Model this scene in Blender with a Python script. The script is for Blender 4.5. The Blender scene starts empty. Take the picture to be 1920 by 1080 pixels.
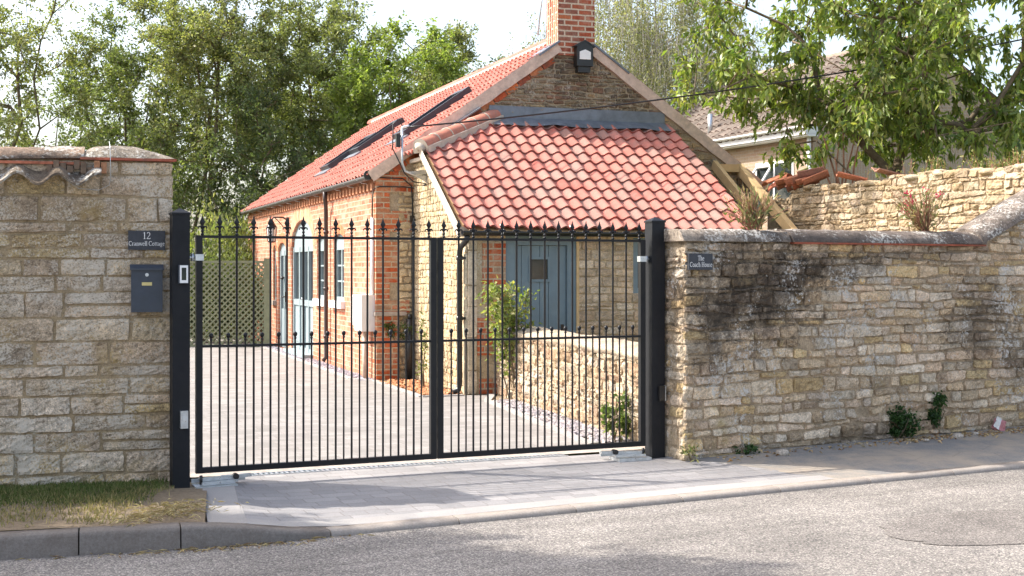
import bpy, bmesh, math, random
import numpy as np
from mathutils import Vector, noise, Matrix
R = math.radians
scene = bpy.context.scene
col = scene.collection
# ------------------------------------------------------------------ camera, sky, sun, exposure
cam = bpy.data.objects.new('camera', bpy.data.cameras.new('camera'))
col.objects.link(cam)
cam.location = (0, 0, 1.6); cam.rotation_euler = (R(90), 0, 0)
cam.data.lens = 46.875; cam.data.sensor_width = 36; cam.data.shift_y = -0.0182
cam.data.clip_start = 0.1; cam.data.clip_end = 2000
scene.camera = cam
SUN = Vector((-0.686, 0.1087, 0.7193)).normalized()
world = bpy.data.worlds.new('World'); scene.world = world; world.use_nodes = True
wn = world.node_tree.nodes; wl = world.node_tree.links
sky = wn.new('ShaderNodeTexSky'); sky.sky_type = 'NISHITA'; sky.sun_disc = False
sky.sun_elevation = math.asin(SUN.z); sky.sun_rotation = math.atan2(SUN.x, SUN.y)
sky.air_density = 1.0; sky.dust_density = 4.0; sky.ozone_density = 0.6; sky.altitude = 50
hs = wn.new('ShaderNodeHueSaturation'); hs.inputs['Saturation'].default_value = 0.8
wl.new(sky.outputs[0], hs.inputs['Color']); wl.new(hs.outputs[0], wn['Background'].inputs[0])
wn['Background'].inputs[1].default_value = 0.15
sl = bpy.data.lights.new('sun', 'SUN'); sl.energy = 2.9; sl.angle = R(0.53); sl.color = (1.0, 0.945, 0.87)
so = bpy.data.objects.new('sun', sl); col.objects.link(so); so.location = (-20, 3, 20)
so.rotation_euler = (-SUN).to_track_quat('-Z', 'Y').to_euler()
scene.view_settings.view_transform = 'Standard'; scene.view_settings.look = 'None'
scene.view_settings.exposure = 1.42; scene.view_settings.gamma = 1.0
scene.cycles.max_bounces = 7; scene.cycles.transparent_max_bounces = 8
# ------------------------------------------------------------------ node helpers
class NG:
    def __init__(s, name, rough=0.8, spec=0.3):
        s.m = bpy.data.materials.new(name); s.m.use_nodes = True
        s.t = s.m.node_tree; s.b = s.t.nodes['Principled BSDF']
        s.b.inputs['Roughness'].default_value = rough
        s.b.inputs['Specular IOR Level'].default_value = spec
        s.tc = s.t.nodes.new('ShaderNodeTexCoord')
    def n(s, ty, **k):
        o = s.t.nodes.new('ShaderNode' + ty)
        for a, v in k.items(): setattr(o, a, v)
        return o
    def set(s, sock, v):
        if hasattr(v, 'is_output') or isinstance(v, bpy.types.NodeSocket): s.t.links.new(v, sock)
        elif isinstance(v, (tuple, list)) and len(v) == 3 and sock.type == 'RGBA': sock.default_value = (*v, 1)
        else: sock.default_value = v
    def obj(s): return s.tc.outputs['Object']
    def uv(s): return s.tc.outputs['UV']
    def attr(s, name='Col'):
        a = s.n('Attribute'); a.attribute_name = name; return a.outputs['Color']
    def mapping(s, vec, scale=(1, 1, 1), rot=(0, 0, 0), loc=(0, 0, 0)):
        m = s.n('Mapping'); s.set(m.inputs['Vector'], vec)
        m.inputs['Scale'].default_value = scale; m.inputs['Rotation'].default_value = rot; m.inputs['Location'].default_value = loc
        return m.outputs[0]
    def noise(s, scale, detail=4, rough=0.55, vec=None, dist=0):
        o = s.n('TexNoise'); s.set(o.inputs['Vector'], vec or s.obj())
        o.inputs['Scale'].default_value = scale; o.inputs['Detail'].default_value = detail
        o.inputs['Roughness'].default_value = rough; o.inputs['Distortion'].default_value = dist
        return o.outputs[0]
    def voro(s, scale, vec=None, feature='F1', out='Distance'):
        o = s.n('TexVoronoi', feature=feature); s.set(o.inputs['Vector'], vec or s.obj())
        o.inputs['Scale'].default_value = scale
        return o.outputs[out]
    def ramp(s, fac, stops):
        o = s.n('ValToRGB'); s.set(o.inputs[0], fac); e = o.color_ramp.elements
        while len(e) < len(stops): e.new(0.5)
        for k, (p, c) in enumerate(stops):
            e[k].position = p; e[k].color = (*c, 1) if isinstance(c, (tuple, list)) else (c, c, c, 1)
        return o.outputs[0]
    def mix(s, fac, a, b, mode='MIX'):
        o = s.n('Mix', data_type='RGBA', blend_type=mode)
        s.set(o.inputs[0], fac); s.set(o.inputs[6], a); s.set(o.inputs[7], b)
        return o.outputs[2]
    def math(s, op, a, b=0.0):
        o = s.n('Math', operation=op); s.set(o.inputs[0], a); s.set(o.inputs[1], b); return o.outputs[0]
    def sep(s, vec):
        o = s.n('SeparateXYZ'); s.set(o.inputs[0], vec); return o.outputs
    def color(s, c): s.set(s.b.inputs['Base Color'], c); return s
    def bump(s, h, strength=0.5, dist=0.01, nrm=None):
        o = s.n('Bump'); s.set(o.inputs['Height'], h)
        o.inputs['Strength'].default_value = strength; o.inputs['Distance'].default_value = dist
        if nrm: s.set(o.inputs['Normal'], nrm)
        s.set(s.b.inputs['Normal'], o.outputs[0]); return o.outputs[0]

def plain(name, c, rough=0.6, spec=0.3, metal=0, var=0.12, scale=9, bump=0.0):
    g = NG(name, rough, spec)
    lo = tuple(x * (1 - var) for x in c); hi = tuple(min(1, x * (1 + var)) for x in c)
    nz = g.noise(scale, 6, 0.65)
    g.color(g.ramp(nz, [(0.3, lo), (0.7, hi)])); g.b.inputs['Metallic'].default_value = metal
    g.set(g.b.inputs['Roughness'], g.ramp(g.noise(scale * 2.3, 5), [(0.3, max(0, rough - 0.1)), (0.7, min(1, rough + 0.1))]))
    if bump: g.bump(g.noise(scale * 8, 4), bump, 0.005)
    return g.m

def stone_mat(name, lichen=(0.62, 0.6, 0.54), lth=(0.56, 0.62), lscale=16, dark=None, dth=(0.5, 0.68), moss=None, bumps=0.6, gain=1.0, speck=0.6, stains=None, axis=None, mottle=None):
    g = NG(name, 0.95, 0.12)
    base = g.attr()
    n1 = g.noise(9, 8, 0.7); n2 = g.noise(46, 6, 0.7)
    c = g.mix(1.0, base, g.ramp(n1, [(0.25, 0.6 * gain), (0.5, 1.0 * gain), (0.8, 1.35 * gain)]), 'MULTIPLY')
    c = g.mix(0.75, c, g.ramp(n2, [(0.25, 0.5), (0.5, 1.0), (0.75, 1.3)]), 'MULTIPLY')
    c = g.mix(speck, c, g.ramp(g.noise(95, 4, 0.8), [(0.28, 0.3), (0.5, 1.0), (0.72, 1.6)]), 'MULTIPLY')
    if moss: c = g.mix(g.ramp(g.noise(2.1, 7, 0.7, vec=g.mapping(g.obj(), loc=(4, 9, 2))), [(moss[1], 0), (moss[2], 0.75)]), c, moss[0])
    if dark and not stains:
        dn = g.noise(1.25, 9, 0.72, vec=g.mapping(g.obj(), loc=(3, 1, 7)))
        c = g.mix(g.ramp(dn, [(dth[0], 0), (dth[1], 0.9)]), c, dark)
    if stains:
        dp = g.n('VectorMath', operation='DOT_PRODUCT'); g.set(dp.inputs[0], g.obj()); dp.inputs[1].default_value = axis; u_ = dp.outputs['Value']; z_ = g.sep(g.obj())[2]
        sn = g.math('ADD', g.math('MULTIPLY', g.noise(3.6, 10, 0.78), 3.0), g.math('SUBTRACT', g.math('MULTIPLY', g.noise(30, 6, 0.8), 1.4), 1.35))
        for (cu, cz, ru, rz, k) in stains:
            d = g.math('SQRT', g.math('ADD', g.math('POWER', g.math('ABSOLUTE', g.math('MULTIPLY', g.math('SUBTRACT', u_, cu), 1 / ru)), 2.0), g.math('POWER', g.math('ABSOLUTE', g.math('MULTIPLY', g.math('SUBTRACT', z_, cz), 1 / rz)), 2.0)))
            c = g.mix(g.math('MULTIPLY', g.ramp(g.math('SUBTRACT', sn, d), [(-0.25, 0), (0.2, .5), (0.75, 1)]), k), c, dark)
    elif dark and False: pass
    if mottle: c = g.mix(g.ramp(g.noise(mottle[1], 9, 0.78, vec=g.mapping(g.obj(), loc=(2, 5, 1))), [(mottle[2], 0), (mottle[3], 0.75)]), c, mottle[0])
    if lichen:
        big = g.ramp(g.noise(2.6, 5, 0.6), [(0.3, 0.55), (0.65, 1.0)])
        ln = g.math('MULTIPLY', g.noise(lscale, 8, 0.72), big)
        c = g.mix(g.ramp(ln, [(lth[0], 0), (lth[1], 0.9)]), c, lichen)
    g.color(c)
    g.bump(g.mix(0.5, g.noise(30, 9, 0.75), g.noise(110, 5, 0.7)), bumps, 0.02)
    return g.m

def brick_mat(name, stops, mortar, bw=0.235, bh=0.078, ms=0.012, bump=0.7, pale=0.0, dirt=0.35, squash=None):
    g = NG(name, 0.92, 0.15)
    wob = g.noise(7, 4)
    uvw = g.n('VectorMath', operation='ADD'); g.set(uvw.inputs[0], g.uv())
    sc = g.n('VectorMath', operation='SCALE'); nc = g.n('TexNoise'); g.set(nc.inputs['Vector'], g.uv()); nc.inputs['Scale'].default_value = 9
    g.set(sc.inputs[0], nc.outputs['Color']); sc.inputs['Scale'].default_value = 0.012
    g.set(uvw.inputs[1], sc.outputs[0])
    br = g.n('TexBrick'); g.set(br.inputs['Vector'], uvw.outputs[0])
    br.inputs['Color1'].default_value = (0, 0, 0, 1); br.inputs['Color2'].default_value = (1, 1, 1, 1); br.inputs['Mortar'].default_value = (0.5, 0.5, 0.5, 1)
    br.inputs['Scale'].default_value = 1; br.inputs['Mortar Size'].default_value = ms; br.inputs['Mortar Smooth'].default_value = 0.35
    br.inputs['Brick Width'].default_value = bw; br.inputs['Row Height'].default_value = bh; br.offset = 0.5
    if squash: br.squash = squash; br.squash_frequency = 2
    c = g.ramp(br.outputs['Color'], stops)
    c = g.mix(0.8, c, g.ramp(g.noise(38, 7, 0.7), [(0.25, 0.55), (0.5, 1.0), (0.78, 1.3)]), 'MULTIPLY')
    if dirt: c = g.mix(dirt, c, g.ramp(g.noise(1.7, 7, 0.7), [(0.3, 0.5), (0.6, 1.12)]), 'MULTIPLY')
    mfac = br.outputs['Fac']
    if pale:
        smear = g.ramp(g.noise(5, 9, 0.75), [(0.48, 0), (0.66, pale)])
        c = g.mix(smear, c, mortar)
    mcol = g.mix(0.6, mortar, g.ramp(g.noise(50, 5), [(0.3, 0.6), (0.7, 1.2)]), 'MULTIPLY')
    g.color(g.mix(mfac, c, mcol))
    h = g.math('ADD', g.math('MULTIPLY', mfac, -1.0), g.math('MULTIPLY', g.noise(60, 6, 0.7), 0.5))
    g.bump(h, bump, 0.012)
    return g.m

def attr_mat(name, rough=0.8, spec=0.2, n=((9, 0.3), (60, 0.25)), bump=0.3, bscale=60, patch=None):
    g = NG(name, rough, spec); c = g.attr()
    for sc, a in n:
        c = g.mix(1.0, c, g.ramp(g.noise(sc, 6, 0.65), [(0.25, 1 - a), (0.75, 1 + a)]), 'MULTIPLY')
    if patch: c = g.mix(g.ramp(g.noise(patch[1], 6, 0.7), [(patch[2], 0), (patch[3], patch[4])]), c, patch[0])
    g.color(c)
    if bump: g.bump(g.noise(bscale, 6, 0.7), bump, 0.006)
    return g.m

def leaf_mat(name, trans=0.35, rough=0.45, spec=0.35):
    g = NG(name, rough, spec); c = g.attr(); g.color(c)
    tr = g.n('BsdfTranslucent'); g.set(tr.inputs[0], g.mix(1.0, c, (1.25, 1.35, 0.55), 'MULTIPLY'))
    mx = g.n('MixShader'); mx.inputs[0].default_value = trans
    out = [x for x in g.t.nodes if x.type == 'OUTPUT_MATERIAL'][0]
    g.t.links.new(g.b.outputs[0], mx.inputs[1]); g.t.links.new(tr.outputs[0], mx.inputs[2]); g.t.links.new(mx.outputs[0], out.inputs[0])
    return g.m

MT = {}
def mats():
    m = MT
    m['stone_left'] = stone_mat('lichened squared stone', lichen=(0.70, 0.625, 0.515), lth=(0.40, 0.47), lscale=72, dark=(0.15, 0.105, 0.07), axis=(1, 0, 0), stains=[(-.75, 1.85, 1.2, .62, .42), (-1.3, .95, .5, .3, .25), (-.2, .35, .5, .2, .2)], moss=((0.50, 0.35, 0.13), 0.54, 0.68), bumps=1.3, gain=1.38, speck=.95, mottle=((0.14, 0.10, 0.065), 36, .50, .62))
    m['mortar_left'] = stone_mat('old lime mortar', lichen=(0.5, 0.46, 0.38), lth=(0.46, 0.56), lscale=45, bumps=0.5)
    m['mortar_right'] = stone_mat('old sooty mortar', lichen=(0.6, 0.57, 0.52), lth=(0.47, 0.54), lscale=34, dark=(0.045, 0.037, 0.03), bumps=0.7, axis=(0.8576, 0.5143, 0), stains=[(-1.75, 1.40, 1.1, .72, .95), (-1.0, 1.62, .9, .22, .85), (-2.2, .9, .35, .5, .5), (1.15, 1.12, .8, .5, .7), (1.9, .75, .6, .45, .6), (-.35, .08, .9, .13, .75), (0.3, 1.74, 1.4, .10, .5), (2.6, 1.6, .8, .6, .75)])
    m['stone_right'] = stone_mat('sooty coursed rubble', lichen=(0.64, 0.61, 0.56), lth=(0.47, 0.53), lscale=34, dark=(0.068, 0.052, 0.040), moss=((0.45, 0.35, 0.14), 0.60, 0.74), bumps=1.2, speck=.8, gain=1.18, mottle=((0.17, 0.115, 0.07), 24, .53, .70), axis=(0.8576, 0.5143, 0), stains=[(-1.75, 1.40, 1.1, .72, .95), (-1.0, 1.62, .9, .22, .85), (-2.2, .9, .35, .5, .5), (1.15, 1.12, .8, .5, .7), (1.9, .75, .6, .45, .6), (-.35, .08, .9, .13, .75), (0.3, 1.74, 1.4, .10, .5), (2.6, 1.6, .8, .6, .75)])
    m['stone_cream'] = stone_mat('clean cream limestone', lichen=None, dark=(.30, .22, .14), dth=(.5, .75), bumps=0.8)
    m['stone_gable'] = stone_mat('weathered gable rubble', lichen=(0.46, 0.40, 0.32), lth=(0.46, 0.56), lscale=30, dark=(0.075, 0.06, 0.048), dth=(0.38, 0.6), bumps=0.9)
    m['stone_yard'] = stone_mat('dry rubble limestone', lichen=(0.6, 0.54, 0.46), lth=(0.5, 0.6), lscale=30, dark=(.26, .18, .10), dth=(.5, .72), bumps=1.0)
    m['coping'] = stone_mat('weathered coping', lichen=(0.62, 0.59, 0.53), lth=(0.43, 0.51), lscale=38, dark=(0.075, 0.062, 0.055), dth=(0.40, 0.62), bumps=1.2, speck=.9, mottle=((0.085, 0.07, 0.06), 12, .47, .62))
    m['brick_wall'] = brick_mat('faded orange brick', [(0.0, (0.44, 0.13, 0.075)), (0.3, (0.52, 0.175, 0.10)), (0.6, (0.57, 0.24, 0.145)), (0.85, (0.46, 0.14, 0.085)), (1, (0.54, 0.29, 0.20))], (0.54, 0.385, 0.285), ms=0.010, pale=0.7, dirt=0.2)
    m['brick_quoin'] = brick_mat('deep orange brick', [(0, (0.36, 0.075, 0.03)), (0.35, (0.52, 0.13, 0.05)), (0.7, (0.45, 0.17, 0.08)), (1, (0.3, 0.2, 0.13))], (0.48, 0.38, 0.27), pale=0.8)
    m['brick_chimney'] = brick_mat('soot marked chimney brick', [(0, (0.17, 0.055, 0.04)), (0.25, (0.42, 0.10, 0.05)), (0.55, (0.36, 0.115, 0.065)), (0.8, (0.24, 0.10, 0.075)), (1, (0.50, 0.16, 0.07))], (0.62, 0.49, 0.37), ms=0.015, bw=0.225, bh=0.083, pale=0.35, dirt=0.1)
    m['brick_buff'] = brick_mat('buff modern brick', [(0, (0.36, 0.265, 0.18)), (0.5, (0.41, 0.31, 0.215)), (1, (0.37, 0.245, 0.17))], (0.43, 0.36, 0.29), ms=0.01, bump=0.3, dirt=0.1)
    m['tile'] = attr_mat('clay pantile', 0.85, 0.08, n=((5, 0.12), (45, 0.16)), bump=0.25, bscale=70, patch=((0.30, 0.19, 0.16), 7, 0.46, 0.64, 0.55))
    m['tile_old'] = attr_mat('weathered terracotta', 0.9, 0.1, n=((7, 0.35), (40, 0.3)), bump=0.5, bscale=40, patch=((0.12, 0.09, 0.07), 4, 0.5, 0.68, 0.7))
    m['mortar'] = plain('pink cream mortar', (0.60, 0.47, 0.385), 0.95, 0.1, var=0.22, scale=12, bump=0.5)
    m['mortar_white'] = plain('fresh white mortar', (0.52, 0.45, 0.375), 0.95, 0.1, var=0.12, scale=14, bump=0.4)
    m['lead'] = plain('grey lead', (0.17, 0.19, 0.22), 0.45, 0.5, 0.35, var=0.3, scale=5)
    m['black'] = plain('satin black paint', (0.006, 0.0065, 0.0085), 0.45, 0.35, var=0.3, scale=7, bump=0.03)
    m['post'] = plain('dark slate powder coat', (0.0075, 0.0085, 0.0115), 0.55, 0.3, var=0.22, scale=6, bump=0.05)
    m['plastic_black'] = plain('black plastic', (0.015, 0.014, 0.014), 0.35, 0.5)
    m['brown_pipe'] = plain('dark brown pipe', (0.045, 0.028, 0.024), 0.4, 0.5)
    m['gutter_grey'] = plain('grey brown gutter', (0.085, 0.078, 0.075), 0.5, 0.4)
    m['galv'] = plain('galvanised steel', (0.55, 0.58, 0.6), 0.35, 0.5, 0.75, var=0.2, scale=18)
    m['white'] = plain('white upvc', (0.80, 0.80, 0.79), 0.4, 0.4, var=0.05)
    m['meter'] = plain('cream meter box plastic', (0.74, 0.70, 0.66), 0.5, 0.3, var=0.05)
    m['door_blue'] = plain('slate blue painted timber', (0.165, 0.225, 0.262), 0.5, 0.35, var=0.10, scale=5)
    m['door_groove'] = plain('dark door groove', (0.045, 0.065, 0.08), 0.7, 0.2)
    m['sage'] = plain('pale sage painted timber', (0.27, 0.33, 0.345), 0.5, 0.35, var=0.06, scale=5)
    g = NG('dark window glass', 0.04, 0.6); g.color(g.ramp(g.noise(2.5, 4), [(0.35, (0.012, 0.016, 0.018)), (0.7, (0.05, 0.06, 0.06))])); m['glass'] = g.m
    m['pine'] = plain('raw pine', (0.60, 0.42, 0.22), 0.7, 0.2, var=0.15, scale=5)
    m['trellis'] = plain('olive stained timber', (0.23, 0.24, 0.15), 0.8, 0.15, var=0.18, scale=9)
    m['letterbox'] = plain('anthracite letterbox paint', (0.036, 0.048, 0.068), 0.38, 0.5, var=0.15, scale=12)
    m['slate'] = plain('dark slate plaque', (0.038, 0.042, 0.052), 0.45, 0.4, var=0.25, scale=30)
    m['lettering'] = plain('white lettering', (0.85, 0.85, 0.83), 0.6, 0.2, var=0.02)
    m['brass'] = plain('brass', (0.62, 0.52, 0.24), 0.35, 0.5, 0.6)
    m['bark'] = plain('grey brown bark', (0.16, 0.125, 0.085), 0.95, 0.1, var=0.5, scale=9, bump=0.6)
    m['bark_birch'] = plain('birch bark', (0.42, 0.38, 0.33), 0.9, 0.1, var=0.5, scale=7, bump=0.4)
    m['stem'] = plain('reddish stem', (0.30, 0.15, 0.09), 0.8, 0.2, var=0.3)
    m['leaf'] = leaf_mat('broad leaves', 0.46)
    m['leaf_cherry'] = leaf_mat('cherry leaves', 0.42, 0.38, 0.45)
    m['dry'] = leaf_mat('dry stalks', 0.2, 0.8, 0.1)
    m['roof_brown'] = attr_mat('brown concrete roof tile', 0.95, 0.1, n=((3, 0.25), (30, 0.3)), bump=0.6, bscale=30)
    # ground
    g = NG('road asphalt', 0.9, 0.25)
    v = g.voro(125, out='Color'); sp = g.sep(v)[0]
    c = g.ramp(sp, [(0.0, (0.09, 0.083, 0.078)), (0.45, (0.185, 0.169, 0.154)), (0.8, (0.285, 0.257, 0.228)), (1.0, (0.46, 0.42, 0.37))])
    c = g.mix(0.6, c, g.ramp(g.noise(140, 5, 0.8), [(0.3, 0.4), (0.7, 1.6)]), 'MULTIPLY')
    c = g.mix(1.0, c, g.ramp(g.noise(0.9, 7, 0.65), [(0.3, 0.8), (0.7, 1.25)]), 'MULTIPLY')
    wear = g.noise(1.0, 6, 0.65, vec=g.mapping(g.mapping(g.obj(), rot=(0, 0, R(-27.8))), scale=(.25, 3.2, 1)))
    c = g.mix(1.0, c, g.ramp(wear, [(0.32, 0.82), (0.68, 1.14)]), 'MULTIPLY')
    crk = g.ramp(g.voro(.55, vec=g.mapping(g.mapping(g.obj(), rot=(0, 0, R(-27.8))), scale=(.6, 1.3, 1)), feature='DISTANCE_TO_EDGE'), [(0.0, 0.6), (0.006, 1.0)])
    c = g.mix(g.ramp(g.noise(.8, 3), [(.5, 0), (.62, .8)]), c, g.mix(1.0, c, crk, 'MULTIPLY'))
    g.color(c); g.bump(g.math('ADD', g.voro(125), g.noise(220, 3)), 0.6, 0.006); m['road'] = g.m
    g = NG('smooth tar patch', 0.85, 0.25)
    c = g.ramp(g.sep(g.voro(125, out='Color'))[0], [(0.0, (0.075, 0.068, 0.063)), (0.5, (0.15, 0.135, 0.121)), (0.85, (0.225, 0.2, 0.178)), (1, (0.36, 0.325, 0.29))])
    c = g.mix(0.6, c, g.ramp(g.noise(140, 5, 0.8), [(0.3, 0.45), (0.7, 1.5)]), 'MULTIPLY')
    g.color(g.mix(0.7, c, g.ramp(g.noise(2.5, 6), [(0.3, 0.7), (0.7, 1.3)]), 'MULTIPLY')); g.bump(g.noise(120, 5), 0.5, 0.006); m['patch'] = g.m
    g = NG('pavement tarmac', 0.92, 0.2)
    c = g.ramp(g.noise(70, 7, 0.8), [(0.3, (0.15, 0.145, 0.14)), (0.55, (0.235, 0.225, 0.21)), (0.8, (0.34, 0.32, 0.29))])
    c = g.mix(g.ramp(g.noise(1.6, 8, 0.72), [(0.42, 0), (0.62, 0.75)]), c, (0.40, 0.33, 0.25))
    crack = g.ramp(g.voro(1.3, vec=g.mapping(g.obj(), scale=(1, 1.6, 1)), feature='DISTANCE_TO_EDGE'), [(0.0, 0.35), (0.012, 1.0)])
    c = g.mix(0.25, c, crack, 'MULTIPLY')
    g.color(c); g.bump(g.noise(90, 6, 0.8), 0.5, 0.006); m['pavement'] = g.m
    def paving(name, stops, bw, bh, jt, seed):
        g = NG(name, 0.88, 0.22)
        br = g.n('TexBrick'); g.set(br.inputs['Vector'], g.uv())
        br.inputs['Color1'].default_value = (0, 0, 0, 1); br.inputs['Color2'].default_value = (1, 1, 1, 1)
        br.inputs['Scale'].default_value = 1; br.inputs['Mortar Size'].default_value = 0.004; br.inputs['Mortar Smooth'].default_value = 0.2
        br.inputs['Brick Width'].default_value = bw; br.inputs['Row Height'].default_value = bh; br.offset = 0.37; br.squash = 0.7; br.squash_frequency = 3
        c = g.ramp(br.outputs['Color'], stops)
        c = g.mix(0.8, c, g.ramp(g.noise(120, 5, 0.75), [(0.3, 0.65), (0.7, 1.3)]), 'MULTIPLY')
        c = g.mix(0.7, c, g.ramp(g.noise(1.1, 7, 0.65), [(0.3, 0.78), (0.7, 1.15)]), 'MULTIPLY')
        g.color(g.mix(br.outputs['Fac'], c, jt))
        g.bump(g.math('SUBTRACT', g.math('MULTIPLY', g.noise(150, 4), 0.3), br.outputs['Fac']), 0.5, 0.006)
        return g.m
    m['paving'] = paving('pale driveway blocks', [(0, (0.225, 0.21, 0.196)), (0.5, (0.255, 0.239, 0.224)), (1, (0.295, 0.276, 0.258))], 0.24, 0.13, (0.21, 0.18, 0.16), 1)
    m['apron'] = paving('grey granite blocks', [(0, (0.245, 0.236, 0.232)), (0.5, (0.27, 0.258, 0.252)), (1, (0.31, 0.295, 0.286))], 0.25, 0.125, (0.2, 0.18, 0.17), 2)
    g = NG('light granite edging', 0.85, 0.25)
    c = g.ramp(g.noise(220, 4, 0.8), [(0.3, (0.235, 0.222, 0.21)), (0.7, (0.42, 0.395, 0.37))])
    g.color(g.mix(0.6, c, g.ramp(g.noise(2, 6), [(0.3, 0.8), (0.7, 1.15)]), 'MULTIPLY')); g.bump(g.noise(200, 4), 0.3, 0.004); m['granite'] = g.m
    m['concrete'] = plain('pinkish concrete', (0.36, 0.31, 0.27), 0.95, 0.15, var=0.25, scale=8, bump=0.4)
    g = NG('shaded kerb concrete', 0.95, 0.15)  # kerb by the verge: tree shade put into a darker concrete colour
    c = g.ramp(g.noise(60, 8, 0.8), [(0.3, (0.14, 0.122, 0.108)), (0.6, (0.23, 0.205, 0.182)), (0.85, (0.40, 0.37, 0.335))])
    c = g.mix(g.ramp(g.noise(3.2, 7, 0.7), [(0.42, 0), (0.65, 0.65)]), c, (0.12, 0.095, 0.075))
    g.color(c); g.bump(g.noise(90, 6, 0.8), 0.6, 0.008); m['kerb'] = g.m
    g = NG('sunlit dropped kerb', 0.95, 0.15)  # dropped kerb: sunlight put into a paler copy of the concrete
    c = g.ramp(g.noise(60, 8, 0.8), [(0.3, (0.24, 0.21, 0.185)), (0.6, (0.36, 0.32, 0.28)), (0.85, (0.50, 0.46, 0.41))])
    g.color(g.mix(g.ramp(g.noise(3.2, 7, 0.7), [(0.42, 0), (0.65, 0.5)]), c, (0.2, 0.165, 0.135))); g.bump(g.noise(90, 6, 0.8), 0.6, 0.008); m['kerb_sunlit'] = g.m
    g = NG('dry soil', 1.0, 0.05)
    c = g.ramp(g.noise(22, 8, 0.75), [(0.3, (0.19, 0.14, 0.095)), (0.55, (0.33, 0.26, 0.18)), (0.8, (0.46, 0.38, 0.28))])
    g.color(c); g.bump(g.noise(40, 8, 0.75), 0.9, 0.03); m['soil'] = g.m
    g = NG('meadow ground', 1.0, 0.05)
    g.color(g.ramp(g.noise(3, 8, 0.75), [(0.3, (0.055, 0.075, 0.025)), (0.55, (0.10, 0.12, 0.045)), (0.8, (0.2, 0.18, 0.09))])); m['field'] = g.m
mats()

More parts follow.
